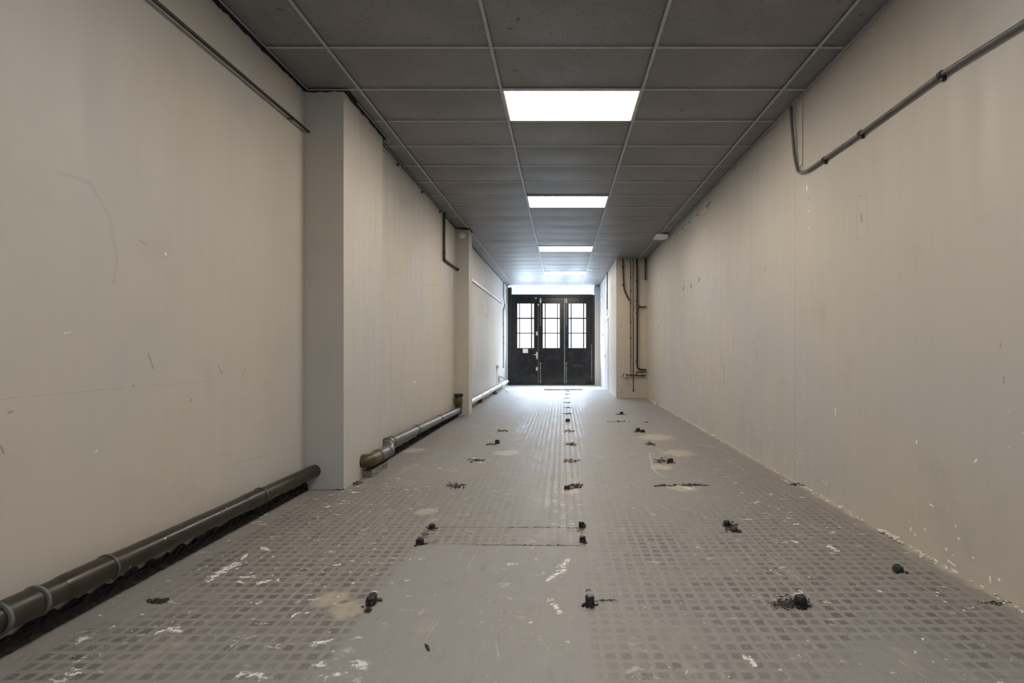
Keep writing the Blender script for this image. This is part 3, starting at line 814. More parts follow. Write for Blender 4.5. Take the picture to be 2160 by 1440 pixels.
# first run
xA = -2.108
def z1(y): return CZ-1.015-.011*(y-1.9)
A, B = Vector((xA, -1.2, z1(-1.2)+.012)), Vector((xA, P1A+.03, z1(P1A+.03)))
AX = (B-A).normalized()
t = thing('drain_pipe', 'thick dark brown drain pipe along the foot of the nearest left wall', 'pipe', (xA, 3, z1(3)-.055), 'drain pipes along the left wall')
bm = NB(); tube(bm, [A, B], .053, 32); obj('pipe', bm, M['pipe'], t, True)
def at1(y): return A+AX*((y-A.y)/AX.y)
for i, (y, L_) in enumerate(((1.885, .0), (2.03, .0), (2.36, .24), (3.55, .20))):
    bm = NB(); c = at1(y)
    if L_:
        lathe(bm, c-AX*L_, AX, [(0, .054), (.03, .0575), (L_-.02, .058), (L_-.018, .0615), (L_-.002, .0615), (L_, .054)], 32)
        obj('coupling', bm, M['pipe'], t, True)
        bm = NB(); ring(bm, c-AX*.012, AX, .058, .014, .0045); obj('coupling_ring', bm, M['pipe_ring'], t, True)
    elif i == 0:
        lathe(bm, at1(1.885)-AX*.002, AX, [(0, .054), (.002, .060), (.13, .060), (.135, .054)], 32); obj('coupling', bm, M['pipe'], t, True)
        bm = NB(); ring(bm, at1(1.89), AX, .060, .014, .0045); obj('coupling_ring', bm, M['pipe_ring'], t, True)
    else:
        ring(bm, c, AX, .059, .014, .0045); obj('coupling_ring', bm, M['pipe_ring'], t, True)
# black heap shaped for dirt and the shadow gap between pipe and wall/floor
def heap(name, x0, x1, y0, y1, hh, label, mat, seed, n=120, cat='dirt and shade', wallx=None):
    r = random.Random(seed); bm = NB(); m = int((y1-y0)/.03)
    hs = [[r.random() for _ in range(7)] for _ in range(m+1)]
    def fn(a, b):
        i = int(round(a*m)); j = int(round(b*6)); y = y0+a*(y1-y0)
        x = x0+(x1-x0)*b + (hs[i][j]-.5)*.015
        e = (1-b)**.6 if b < 1 else 0
        return Vector((x, y, zf(x, y)-.004+(hh*e*(.55+.45*hs[i][j]) if j < 6 else 0)))
    grid(bm, fn, m, 6)
    def top(a): return a
    return tag(obj(name, bm, mat), label, cat, kind='stuff')
heap('gap_black', XL+.012, XL+.042, -1.2, P1A-.01, .085, 'black dirt and gap shade built up under the thick brown drain pipe of the nearest left wall', M['gap_black'], 5)
heap('gap_black', XM+.012, XM+.050, P1B+.15, P2A-.02, .07, 'dark heap for the shade under the door-lit drain pipe between the two pillars', M['gap_black'], 6)
# second run
xB = -1.848
t = thing('drain_pipe', 'dark drain pipe coloured grey as lit by the doors, with an upright capped end between the two pillars', 'pipe', (xB, 7, .02), 'drain pipes along the left wall')
y0 = 5.45
def z2(y): return .172-.0243*(y-5.4)
S0, S1 = Vector((xB, 5.30, z2(5.30))), Vector((xB, 8.98, z2(8.98)))
AX2 = (S1-S0).normalized()
def at2(y): return S0+AX2*((y-S0.y)/AX2.y)
bm = NB(); tube(bm, [at2(5.42), S1], .054, 32); obj('pipe', bm, M['pipe_lit'], t, True)
for y, L_ in ((6.46, .0), (7.66, .10)):
    bm = NB(); ring(bm, at2(y), AX2, .055, .045, .006); obj('coupling', bm, M['pipe_lit'], t, True)
    bm = NB(); ring(bm, at2(y)+AX2*.028, AX2, .0545, .012, .007); obj('coupling_ring', bm, M['gap_black'], t, True)
# near end fittings: socket, offset coupler, elbow turning into the pillar
bm = NB(); lathe(bm, at2(5.36), AX2, [(0, .056), (.004, .066), (.04, .066), (.05, .062), (.10, .060), (.102, .066), (.13, .066), (.14, .055)], 32); obj('socket', bm, M['pipe_lit'], t, True)
bm = NB()
dn = Vector((.018, 0, -.028))
EA = Vector((-1.796, 5.25, .126)); EB = Vector((-1.794, 4.80, .134))
axn = (EB-EA).normalized()
lathe(bm, EA, axn, [(-.02, .055), (0, .066), (.05, .066), (.055, .0605), (.32, .0605)], 32); obj('socket', bm, M['pipe_lit'], t, True)
bm = NB(); tube(bm, [at2(5.44), at2(5.36), EA+Vector((0, .03, 0)), EA-Vector((0, .03, 0))], .0575, 28, .05); obj('offset_bend', bm, M['pipe_lit'], t, True)
bm = NB(); ring(bm, EA+axn*.062, axn, .061, .012, .004); obj('coupling_ring', bm, M['pipe_ring'], t, True)
bm = NB(); ring(bm, EA+axn*.315, axn, .062, .022, .006); obj('coupling_ring', bm, M['pipe_ring'], t, True)
bm = NB(); e0 = EA+axn*.32
tube(bm, [e0, e0+axn*.19, e0+axn*.21+Vector((-.06, 0, 0)), e0+axn*.21+Vector((-.12, 0, 0))], .0615, 28, .09); k = obj('elbow', bm, M['olive'], t, True); k['label'] = 'olive brown elbow turning into the pillar'
# far end: tee with upright capped riser
bm = NB()
ring(bm, S1, AX2, .056, .07, .007); obj('coupling', bm, M['copper'], t, True)
bm = NB(); c = S1+AX2*.07
lathe(bm, (xB, c.y+.02, c.z-.075), (0, 0, 1), [(0, .045), (.02, .060), (.16, .060)], 28)
lathe(bm, (xB, c.y+.02, c.z+.085), (0, 0, 1), [(0, .060), (.01, .068), (.11, .068), (.12, .060), (.15, .060)], 28)
obj('riser', bm, M['olive'], t, True)
bm = NB(); lathe(bm, (xB, c.y+.02, c.z+.235), (0, 0, 1), [(0, .058), (.004, .064), (.05, .064), (.055, .05)], 28)
for k in range(8):
    a = k*math.pi/4; box(bm, xB+.064*math.cos(a)-.012, xB+.064*math.cos(a)+.012, c.y+.02+.064*math.sin(a)-.012, c.y+.02+.064*math.sin(a)+.012, c.z+.238, c.z+.288)
obj('screw_cap', bm, M['gap_black'], t)
bm = NB(); ring(bm, (xB, c.y+.02, c.z+.195), (0, 0, 1), .068, .01, .003); obj('riser_ring', bm, M['pipe_ring'], t, True)
# third run
t = thing('drain_pipe', 'pale drain pipe along the bright far left wall, beyond the second pillar', 'pipe', (-1.84, 13, -.03), 'drain pipes along the left wall')
def z3(y): return zf(-1.84, y)+.155
T0, T1 = Vector((-1.842, 9.6, z3(9.6))), Vector((-1.842, 17.0, z3(17.0)))
AX3 = (T1-T0).normalized()
def at3(y): return T0+AX3*((y-T0.y)/AX3.y)
bm = NB(); tube(bm, [T0, at3(16.4)], .055, 24); obj('pipe', bm, M['pipe_far'], t, True)
for y in (11.55, 12.75, 14.0):
    bm = NB(); ring(bm, at3(y), AX3, .056, .05, .006); obj('coupling', bm, M['pipe_far'], t, True)
    bm = NB(); ring(bm, at3(y)+AX3*.03, AX3, .055, .014, .006); obj('coupling_ring', bm, M['conduit_grey'], t, True)
bm = NB(); tube(bm, [at3(15.4), at3(15.9), at3(16.2)+Vector((.03, 0, .02)), at3(16.6)+Vector((.02, 0, .05))], .062, 20, .1); obj('sleeve', bm, M['white_grey'], t, True)
bm = NB(); lathe(bm, at3(15.15), AX3, [(0, .056), (.01, .07), (.10, .07), (.11, .056)], 20); obj('coupling', bm, M['white_grey'], t, True)
# supports
a = FP(765, 1003); 
bm = NB(); yA, yB = 5.02, 5.60
box(bm, -1.857, -1.770, 0, .42, 0, .066, .006)
for v in bm.verts:
    v.co += Vector((random.uniform(-.004, .004), random.uniform(-.006, .006), random.uniform(-.003, .003)))
o = obj('concrete_block', bm, M['concrete']); c = FP(806, 1003)
o.location = (0, 4.73, zf(-1.8, 4.9)-.001)
tag(o, 'rough grey concrete block propping the pipe elbow behind the first pillar', 'block')
c = FP(1014, 848.5)
bm = NB(); box(bm, c.x-.17, c.x+.05, c.y-.05, c.y+.06, c.z-.002, c.z+.088, .005)
tag(obj('brick', bm, M['brick']), 'orange brick under the pale pipe just beyond the second pillar', 'brick')
c = FP(1046, 829)
bm = NB(); box(bm, -1.90, -1.78, 13.9, 14.1, zf(-1.84, 14)-.002, zf(-1.84, 14)+.088, .005)
tag(obj('brick', bm, M['concrete']), 'dark grey brick under the pale pipe nearer the black doors', 'brick')

# ================================================================== CONDUITS AND CABLES
# near left wall conduit
t = thing('conduit', 'thin black conduit running high along the nearest left wall', 'conduit', (XL+.04, 3, CZ+1.845))
xc = XL+.036
bm = NB(); tube(bm, [(xc, -1.0, CZ+1.835), (xc, P1A+.06, CZ+1.847)], .0115, 14); obj('tube', bm, M['conduit'], t, True)
bm = NB(); yy = 4.06; tube(bm, [(XL, yy, CZ+1.843), (xc+.004, yy, CZ+1.843)], .006, 8); ring(bm, (xc, yy, CZ+1.8435), (0, 1, 0), .0118, .02, .003); obj('pipe_clip', bm, M['clip'], t)
bm = NB(); yy = 1.9; tube(bm, [(XL, yy, CZ+1.84), (xc+.004, yy, CZ+1.84)], .006, 8); ring(bm, (xc, yy, CZ+1.84), (0, 1, 0), .0118, .02, .003); obj('pipe_clip', bm, M['clip'], t)
# right wall conduit
xr = XR-.024
def rc(u, v): d = xr*F/(u-U0); return Vector((xr, d, CZ+(V0-v)*d/F))
t = thing('conduit', 'dark conduit rising along the right wall and bending up into the ceiling', 'conduit', rc(1700, 360))
pts = [Vector((xr, -1.0, rc(2160, 47).z-.03)), rc(2160, 47), rc(1985, 157), rc(1815, 282), rc(1700, 362), rc(1683, 364), rc(1676, 330), rc(1673, 270)+Vector((-.01, 0, 0)), rc(1668, 222)]
bm = NB(); tube(bm, pts, .0135, 14, .05); obj('tube', bm, M['conduit_grey'], t, True)
for (u, v) in ((1985, 157), (1815, 281), (1738, 336)):
    c = rc(u, v); bm = NB(); ring(bm, c, rc(u-20, v+14)-c, .0145, .03, .004); box(bm, c.x, XR-.001, c.y-.01, c.y+.01, c.z-.035, c.z-.008)
    obj('pipe_clip', bm, M['clip'], t)
# painted board behind the rising conduit
a, b = RW(1681, 0), RW(1689, 0)
bm = NB(); box(bm, XR-.010, XR, 4.415, 4.475, CZ+1.60, CEIL-.02, .002)
tag(obj('cable_cover', bm, M['wall_right']), 'narrow painted cover strip beside the rising conduit on the right wall', 'cover strip')
# mid left wall pipe near second pillar
xm = XM+.03
def mc(u, v): d = -xm*F/(U0-u)*-1; d = xm*F/(u-U0); return Vector((xm, d, CZ+(V0-v)*d/F))
t = thing('pipe', 'black pipe dropping from the ceiling and elbowing into the second pillar', 'pipe', mc(937, 540))
c0, c1 = mc(937, 450), mc(937, 547)
e = Vector((xm, P2A+.03, CZ+(V0-568)*P2A/F))
bm = NB(); tube(bm, [Vector((xm, c0.y, CEIL+.05)), Vector((xm, c0.y, c1.z)), e], .021, 16, .05); obj('tube', bm, M['bronze'], t, True)
bm = NB(); ring(bm, Vector((xm, c0.y, c1.z+.11)), (0, 0, 1), .022, .03, .005); obj('pipe_joint', bm, M['bronze'], t, True)
bm = NB(); ax = (e-Vector((xm, c0.y, c1.z))).normalized(); ring(bm, e-ax*.07, ax, .022, .05, .007); obj('pipe_joint', bm, M['bronze'], t, True)
# ceiling edge cable on the mid left wall
t = thing('cable', 'thin grey cable clipped along the ceiling edge between the pillars', 'cable', (XM+.012, 7, CEIL-.03))
bm = NB(); tube(bm, [(XM+.012, P1B+.02, CEIL-.022), (XM+.012, 6.2, CEIL-.030), (XM+.012, 7.2, CEIL-.026), (XM+.012, 8.15, CEIL-.03), (XM+.03, 8.2, CEIL+.03)], .008, 8); obj('wire', bm, M['cable'], t, True)
for yy in (5.95, 7.0, 8.0):
    bm = NB(); box(bm, XM, XM+.024, yy-.012, yy+.012, CEIL-.05, CEIL-.018); obj('cable_clip', bm, M['clip'], t)
# smoke detector on second pillar
c = P(975, 496.5, P2A)
t = thing('smoke_detector', 'round white disc detector near the top of the second pillar', 'detector', c)
bm = NB(); disc(bm, c, (0, -1, 0), .056, .022, 28); obj('body', bm, M['white'], t, True)
bm = NB(); disc(bm, c+Vector((0, -.022, 0)), (0, -1, 0), .034, .007, 24); obj('cap', bm, M['white'], t, True)
# trunking on the far left wall
def fw(u, v, off=.0): X = XM+off; d = X*F/(u-U0); return Vector((X, d, CZ+(V0-v)*d/F))
a, b = fw(995.6, 594), fw(1054.5, 633.5)
zt_ = (a.z+b.z)/2
t = thing('trunking', 'white plastic cable trunking running level along the bright far left wall', 'trunking', (XM, 12, zt_))
bm = NB(); box(bm, XM, XM+.025, P2B, b.y, zt_-.025, zt_+.025, .003); obj('trunk', bm, M['white'], t)
bm = NB(); box(bm, XM, XM+.018, P2B, b.y+.35, zt_-.043, zt_-.033); obj('wire', bm, M['conduit_grey'], t)
yv = XM*F/(1061-U0)
t = thing('conduit', 'grey vertical conduit down the far left wall close to the black doors', 'conduit', (XM+.02, yv, 1))
bm = NB(); X = XM+.022
tube(bm, [(X, yv, CEIL+.02), (X, yv, fw(1061, 625).z), (X, yv+.45, fw(1061, 638).z), (X, yv+.42, fw(1061, 642).z), (X, yv-.05, fw(1061, 655).z), (X, yv, fw(1061, 700).z), (X, yv-.02, fw(1060, 776).z)], .020, 10, .08); obj('tube', bm, M['cable'], t, True)
bm = NB(); box(bm, XM+.001, XM+.05, yv-.05, yv+.05, fw(1061, 727).z, fw(1061, 719).z, .004); obj('junction_box', bm, M['cable'], t)
for v in (653, 682, 711):
    bm = NB(); box(bm, XM+.001, XM+.046, yv-.035, yv+.035, fw(1061, v).z-.012, fw(1061, v).z+.012); obj('pipe_clip', bm, M['conduit_grey'], t)
t = thing('conduit', 'thin pale pipe in the corner beside the left edge of the door frame', 'conduit', (XM+.03, DOOR-.2, 1))
bm = NB(); tube(bm, [fw(1066, 640, .02), fw(1069, 644, .03), Vector((XM+.03, 17.55, CZ+(V0-650)*17.55/F)), Vector((XM+.03, 17.55, zf(XM, 17.5)+.3))], .015, 8, .05); obj('tube', bm, M['grey_box'], t, True)
# socket + lead
c = fw(1047.5, 773)
t = thing('wall_socket', 'grey socket box low on the bright far left wall', 'socket', c)
bm = NB(); box(bm, XM, XM+.055, c.y-.10, c.y+.22, c.z-.05, c.z+.05, .006); kb = obj('box', bm, M['white_grey'], t)
for q in (0, .12):
    bm = NB(); disc(bm, (XM+.055, c.y+q, c.z), (1, 0, 0), .028, .006, 16); obj('outlet', bm, M['cable'], kb)
bm = NB(); tube(bm, [(XM+.02, c.y-.07, c.z-.05), (XM+.02, c.y-.08, c.z-.3), (XM+.025, c.y-.06, zf(XM, c.y)+.17)], .008, 8, .05); obj('lead', bm, M['cable'], t, True)
# hooped hose
a, b = fw(1051.5, 808, .06), fw(1066, 806, .1)
t = thing('hose', 'short grey hose hooped over the pale pipe beside the doors', 'hose', a)
bm = NB(); tube(bm, [Vector((XM+.035, 15.35, z3(15.35)+.095)), Vector((XM+.035, 15.45, z3(15.35)+.30)), Vector((XM+.09, 16.3, z3(16.3)+.15)), Vector((XM+.20, 16.55, z3(16.4)+.03))], .026, 10, .10); obj('tube', bm, M['cable'], t, True)
bm = NB(); c0 = FP(1066, 828); pts = [FP(u, v)+Vector((0, 0, .012)) for u, v in ((1052, 826), (1060, 822), (1066, 822.5), (1070, 826), (1072, 830))]
tube(bm, pts, .006, 8); tag(obj('cable_end', bm, M['cable']), 'loose grey cable end curling on the floor left of the doors', 'cable')
# far right wall: cover strip & conduit, near side door top
t = thing('conduit', 'white conduit dropping from the ceiling above the white side door', 'conduit', (XF-.02, 14.7, 2.6))
yc = XF*F/(1281.7-U0)
bm = NB(); box(bm, XF-.03, XF, yc, yc+.30, CZ+(V0-664)*yc/F, CEIL-.01, .004); obj('trunk', bm, M['white'], t)
bm = NB(); tube(bm, [(XF-.02, yc-.05, CEIL-.01), (XF-.02, yc-.05, CZ+(V0-653)*yc/F)], .018, 10); obj('tube', bm, M['conduit_grey'], t, True)

# ================================================================== PIPES ON THE PIER
YP = PIER-.035
def pp(u, v, y=YP): return P(u, v, y)
def clipat(t, u, v, w=.07, r=.016):
    c = pp(u, v); bm = NB(); box(bm, c.x-w/2, c.x+w/2, PIER-.02, PIER-.001, c.z-.012, c.z+.012); ring(bm, c, (0, 0, 1), r, .03, .004); obj('pipe_clip', bm, M['clip'], t)
t = thing('pipe', 'brown pipe that slants at its lower end, leftmost of the pipes by the doors', 'pipe', pp(1314, 600), 'brown pipes on the narrow wall face')
bm = NB(); tube(bm, [pp(1313.5, 540), pp(1314, 565), pp(1315.5, 604), pp(1317.5, 614), pp(1327.6, 634)], .015, 10, .1); obj('tube', bm, M['bronze'], t, True)
for v in (563, 601): clipat(t, 1314.5, v)
t = thing('pipe', 'thin reddish brown pipe, second from the left on the narrow wall face', 'pipe', pp(1329, 700), 'brown pipes on the narrow wall face')
bm = NB(); tube(bm, [pp(1328, 540), pp(1328.8, 548), pp(1330.3, 556), pp(1330, 584), pp(1329.4, 640), pp(1330.2, 700), pp(1330.4, 788.6)], .0085, 8, .05); obj('tube', bm, M['copper'], t, True)
for v in (585, 613, 640, 680, 713, 750): clipat(t, 1330, v, .03, .010)
t = thing('pipe', 'long thin dark pipe hanging lowest on the narrow wall face', 'pipe', pp(1336, 700), 'brown pipes on the narrow wall face')
bm = NB(); tube(bm, [pp(1334, 540, YP-.03), pp(1335.8, 552, YP-.03), pp(1336, 824, YP-.03)], .0105, 8, .05, True); obj('tube', bm, M['bronze'], t, True)
bm = NB(); ring(bm, pp(1336, 823.5, YP-.03), (0, 0, 1), .0105, .05, .005); obj('end_cap', bm, M['bronze'], t, True)
t = thing('pipe', 'thick dark brown pipe with a side branch and a bend at the bottom', 'pipe', pp(1344, 700), 'brown pipes on the narrow wall face')
bm = NB(); tube(bm, [pp(1343.3, 540), pp(1344.2, 600), pp(1344, 779), pp(1362.8, 779.5)], .0195, 12, .12); obj('tube', bm, M['bronze'], t, True)
bm = NB(); tube(bm, [pp(1345, 647), pp(1362.8, 646.8)], .017, 12); obj('branch', bm, M['bronze'], t, True)
bm = NB(); ring(bm, pp(1344.4, 647), (0, 0, 1), .021, .12, .012); lathe(bm, pp(1345.5, 647), (1, 0, 0), [(0, .034), (.03, .030), (.05, .018)], 12); obj('tee', bm, M['olive'], t, True)
for v in (591, 634, 660, 762): clipat(t, 1343.5, v, .06, .021)
t = thing('pipe', 'short black pipe stub hanging in the corner of the narrow wall face', 'pipe', pp(1361, 570), 'brown pipes on the narrow wall face')
bm = NB(); tube(bm, [pp(1361.5, 540), pp(1361.2, 590)], .017, 12); obj('tube', bm, M['conduit'], t, True)
bm = NB(); ring(bm, pp(1361.2, 589), (0, 0, 1), .017, .035, .003); obj('end_cap', bm, M['conduit'], t, True)
t = thing('pipe', 'horizontal brown pipe with a brass tap near the bottom of the narrow wall face', 'pipe', pp(1340, 791), 'brown pipes on the narrow wall face')
bm = NB(); tube(bm, [pp(1318, 790.4), pp(1362.5, 792.3)], .014, 10); obj('tube', bm, M['bronze'], t, True)
bm = NB(); tube(bm, [pp(1342.5, 791), pp(1343, 784), pp(1362.8, 783.8)], .0125, 10, .09); obj('branch', bm, M['bronze'], t, True)
for u, v in ((1354, 784), (1355, 792), (1331, 791)):
    bm = NB(); c = pp(u, v); ring(bm, c, (1, 0, 0), .0135, .03, .006); box(bm, c.x-.01, c.x+.01, c.y, PIER-.001, c.z-.03, c.z); obj('pipe_clip', bm, M['clip'], t)
bm = NB(); c = pp(1316.5, 790.3); lathe(bm, c+Vector((-.035, 0, 0)), (1, 0, 0), [(0, .016), (.01, .028), (.04, .028), (.06, .018), (.07, .018)], 12); lathe(bm, c+Vector((0, -.02, 0)), (0, -1, 0), [(0, .014), (.04, .014), (.041, .03), (.055, .03)], 12)
k = obj('tap', bm, M['brass'], t, True); k['label'] = 'brass tap'
bm = NB(); box(bm, c.x-.005, c.x+.022, c.y-.085, c.y-.07, c.z-.05, c.z+.012, .003); obj('tap_lever', bm, M['white'], k)

# torn ceiling tile corner
c = Vector((XR-.26, 9.6, CEIL))
d_ = (CEIL-CZ)*F/(V0-497); c = P(1392, 497, d_)
bm = NB(); bmv = [c+Vector(q) for q in ((-.10, -.22, .0), (.12, -.20, -.012), (.17, .10, -.030), (.06, .22, -.022), (-.10, .20, -.008))]
top_ = [bm.verts.new(v) for v in bmv]; bot_ = [bm.verts.new(v+Vector((0, 0, -.018))) for v in bmv]
bm.faces.new(top_[::-1]); bm.faces.new(bot_)
for i in range(5): bm.faces.new((top_[i], top_[(i+1) % 5], bot_[(i+1) % 5], bot_[i]))
tag(obj('torn_tile', bm, M['white']), 'torn white piece of ceiling tile hanging at the right edge of the ceiling', 'tile fragment')

# ================================================================== FLOOR DEBRIS
def lump(bm, c, sx, sy, sz, r, sub=2):
    k = bmesh.ops.create_icosphere(bm, subdivisions=sub, radius=1)['verts']
    ph = [r.uniform(0, 6.28) for _ in range(6)]; rot = r.uniform(0, 6.28)
    ca, sa = math.cos(rot), math.sin(rot)
    for v in k:
        d = v.co.copy()
        # squarish, broken profile
        m = max(abs(d.x), abs(d.y), abs(d.z)); q = d/m*.55 + d*.45
        f = 1+.2*math.sin(4*d.x+ph[0])+.16*math.sin(5*d.y+ph[1])+.12*math.sin(6*d.z+ph[2])+r.uniform(-.16, .16)
        q = Vector((q.x*sx*f, q.y*sy*f, max(q.z, -.5)*sz*f))
        v.co = Vector((q.x*ca-q.y*sa, q.x*sa+q.y*ca, q.z))+Vector(c)
def stub(u, v, label, w=.040, h=.046, seed=0, extra=0, elong=1.0):
    r = random.Random(seed); c = FP(u, v)
    t = thing('floor_stub', label, 'stub', c, 'black stubs left in the floor')
    bm = NB(); n = 10
    pr = [(-.01, 1.12), (.15, 1.06), (.55, 1.0), (.85, .95), (1.0, .78)]
    rings = []
    for hh, k in pr:
        ring_ = []
        for i in range(n):
            a = 2*math.pi*i/n; sq = 1/max(abs(math.cos(a)), abs(math.sin(a)))
            rr = w/2*k*(.55+.45*sq)*(1+r.uniform(-.09, .09))
            ring_.append(bm.verts.new(c+Vector((rr*math.cos(a), rr*elong*math.sin(a), h*hh+r.uniform(-.002, .002)))))
        rings.append(ring_)
    for a, b in zip(rings, rings[1:]):
        for i in range(n): bm.faces.new((a[i], a[(i+1) % n], b[(i+1) % n], b[i]))
    bm.faces.new(rings[-1]); bm.faces.new(rings[0][::-1])
    obj('stub', bm, M['tar'], t)
    bm = NB()
    for _ in range(5+extra):
        a = r.uniform(0, 6.28); q = w*r.uniform(.5, .95)
        x, y = c.x+q*math.cos(a), c.y+q*math.sin(a)*elong
        lump(bm, (x, y, zf(x, y)+.003), r.uniform(.005, .012), r.uniform(.005, .012), r.uniform(.003, .008), r, 1)
    obj('crumbs', bm, M['tar'], t)['kind'] = 'stuff'
    return t
stub(784, 1272, 'elongated black stub at the left edge of the smooth foreground strip', .042, .040, 1, 2, 1.6)
stub(1244, 1276, 'black stub at the right edge of the smooth foreground strip, beside a smear', .042, .046, 2, 3)
stub(1688, 1276, 'black stub in a patch of tar on the right foreground floor', .050, .044, 3, 6)
stub(1894, 1204, 'lone black stub nearest the right wall in the foreground', .044, .030, 4)
stub(886, 1147, 'black stub at the near left corner of the cut rectangle in the floor', .044, .036, 5)
stub(911, 1114, 'black stub at the far left corner of the cut rectangle in the floor', .040, .030, 6)
stub(1229, 1142, 'black stub at the near right corner of the cut rectangle in the floor', .036, .036, 7)
stub(1227, 1111, 'black stub at the far right corner of the cut rectangle in the floor', .038, .036, 8)
stub(1196, 1031, 'squat black stub in the centre line just beyond the cut rectangle', .050, .034, 9)
stub(1533, 1107, 'small black stub at the back of a tar clump right of centre', .040, .030, 10, 4)
stub(1549, 1120, 'small black stub at the front of a tar clump right of centre', .046, .022, 11, 5)
stub(1414, 975, 'square black stub standing at the right end of a row of crumbs', .060, .044, 12)
stub(1049, 935, 'black stub left of the centre line, level with the brown crumb heap', .056, .05, 13)
stub(1346, 909, 'left one of two neighbouring black stubs on the right half of the floor', .056, .048, 14)
stub(1355, 911, 'right one of two neighbouring black stubs on the right half of the floor', .060, .036, 15)
stub(1311, 873.5, 'distant lone black stub on the right half of the floor, before the pipes', .066, .05, 16)
stub(1197.5, 888.5, 'distant black stub standing on the centre line of the floor', .070, .05, 17)
def crumbs(u, v, wpx, hpx, n, label, mat, seed, size=(.008, .022), name='rubble', cat='rubble'):
    r = random.Random(seed); bm = NB()
    for _ in range(int(n*2.1)):
        uu, vv = u+r.gauss(0, .38)*wpx/1.3, v+r.gauss(0, .4)*hpx/1.3
        uu = max(u-wpx*.6, min(u+wpx*.6, uu))
        c = FP(uu, vv); s = (size[0]*.5+(size[1]-size[0]*.5)*r.random()**2.2)*(.64 if c.y < 5 else .54); s2 = s*r.uniform(.3, .7)
        lump(bm, (c.x, c.y, c.z+s2*.3), s*r.uniform(.9, 1.5), s*r.uniform(.45, .9), s2, r, 1)
    return tag(obj(name, bm, mat), label, cat, kind='stuff')
crumbs(1213, 1025, 22, 8, 34, 'dark brown crumbs beside the squat stub beyond the cut rectangle', M['crumb'], 31)
crumbs(1203, 972, 30, 7, 40, 'brown rubble heap on the centre line, nearest of the brown heaps', M['crumb_br'], 32, (.012, .03))
crumbs(1206, 937, 22, 7, 30, 'dark crumb heap second along the centre line', M['crumb'], 33, (.012, .03))
crumbs(1203, 909, 24, 4, 26, 'brown rubble heap third along the centre line', M['crumb_br'], 34, (.014, .034))
crumbs(960, 1025, 36, 10, 46, 'scattered black crumbs on the left floor beyond the cut rectangle', M['crumb'], 35)
crumbs(1006, 970.5, 30, 5, 34, 'black crumbs left of the centre, level with the concrete block', M['tar'], 36, (.012, .028))
crumbs(1035, 937, 22, 3, 20, 'thin line of black crumbs left of the distant left stub', M['crumb'], 37, (.012, .024))
crumbs(1058, 909, 20, 3, 20, 'flat dark crumbs in the left lane, level with the brown heap', M['crumb'], 38, (.014, .03))
crumbs(1397, 972, 26, 9, 34, 'black crumbs left of the square stub on the right half', M['crumb'], 39, (.012, .028))
crumbs(1458, 1023, 62, 4, 60, 'long black line of crumbs on the right half of the floor', M['tar'], 40, (.008, .022))
crumbs(1398, 1024, 30, 3, 14, 'few black crumbs at the left end of the long crumb line', M['tar'], 41, (.008, .022))
crumbs(1371, 937, 16, 5, 26, 'small dark crumb clump on the right half beyond the circular scratch', M['crumb'], 42, (.012, .03))
crumbs(1343, 909.5, 16, 4, 16, 'dark crumbs at the foot of the two neighbouring stubs', M['crumb'], 43, (.012, .028))
crumbs(1303, 889, 44, 2, 22, 'dotted line of dark crumbs before the distant lone stub', M['crumb'], 44, (.014, .03))
crumbs(1363, 890.5, 10, 2, 10, 'tiny brown crumb patch between the stubs and the right wall', M['crumb_br'], 45, (.016, .03))
crumbs(1311, 873.5, 28, 2, 18, 'crumbs around the distant lone stub on the right', M['crumb'], 46, (.014, .03))
for i, (v, n_) in enumerate(((872.5, 24), (859.5, 24), (849, 20), (839.7, 18), (831.5, 16), (825, 14))):
    crumbs(1197-i*.3, v, 16-i*1.2, 2, n_, ('first', 'second', 'third', 'fourth', 'fifth', 'sixth')[i]+' dark crumb patch beyond the distant centre stub, counting towards the doors', M['crumb'], 50+i, (.016, .034))
crumbs(1681, 1021.5, 26, 4, 26, 'black flakes lying against the right wall', M['tar'], 60, (.008, .022))
crumbs(2100, 1272, 60, 6, 50, 'black flakes at the foot of the right wall in the foreground', M['tar'], 61, (.004, .010))
crumbs(748, 1018, 26, 7, 30, 'dark pebbles at the foot of the first pillar side', M['crumb'], 62, (.008, .02))
crumbs(712, 1031, 22, 5, 26, 'black crumbs at the front corner of the first pillar', M['tar'], 63, (.006, .015))
crumbs(668, 1031, 12, 4, 16, 'black crumbs under the end of the thick brown pipe', M['tar'], 64, (.006, .015))
crumbs(333, 1268, 34, 10, 60, 'long flat black tar flake on the left foreground floor', M['tar'], 65, (.006, .013), 'tar_flake', 'tar')
crumbs(1670, 1273, 60, 20, 170, 'ragged spread of tar around the stub on the right foreground', M['tar'], 66, (.004, .011), 'tar_patch', 'tar')
crumbs(1541, 1112, 22, 12, 70, 'clump of tar pieces between two small stubs right of centre', M['tar'], 67, (.006, .016), 'tar_patch', 'tar')
crumbs(776, 1288, 12, 6, 20, 'small tar flake in front of the elongated stub', M['tar'], 68, (.005, .011), 'tar_flake', 'tar')
crumbs(1275, 1266, 46, 4, 50, 'gritty smear of crumbs right of the foreground stub', M['crumb'], 69, (.002, .006))
crumbs(1241, 1245, 10, 4, 12, 'tiny flake pair behind the foreground stub on the right', M['crumb'], 70, (.003, .007))
crumbs(1130, 1112, 120, 2, 30, 'broken edge crumbs along the far side of the cut rectangle', M['crumb_br'], 71, (.004, .011))
crumbs(1120, 1150, 190, 2, 50, 'black edge crumbs along the near side of the cut rectangle', M['crumb'], 72, (.003, .008))
crumbs(1222, 1118, 12, 10, 22, 'brown crumbs between the two right corner stubs', M['crumb_br'], 73, (.004, .011))
crumbs(897, 1128, 12, 12, 24, 'brown crumbs between the two left corner stubs', M['crumb_br'], 74, (.004, .011))
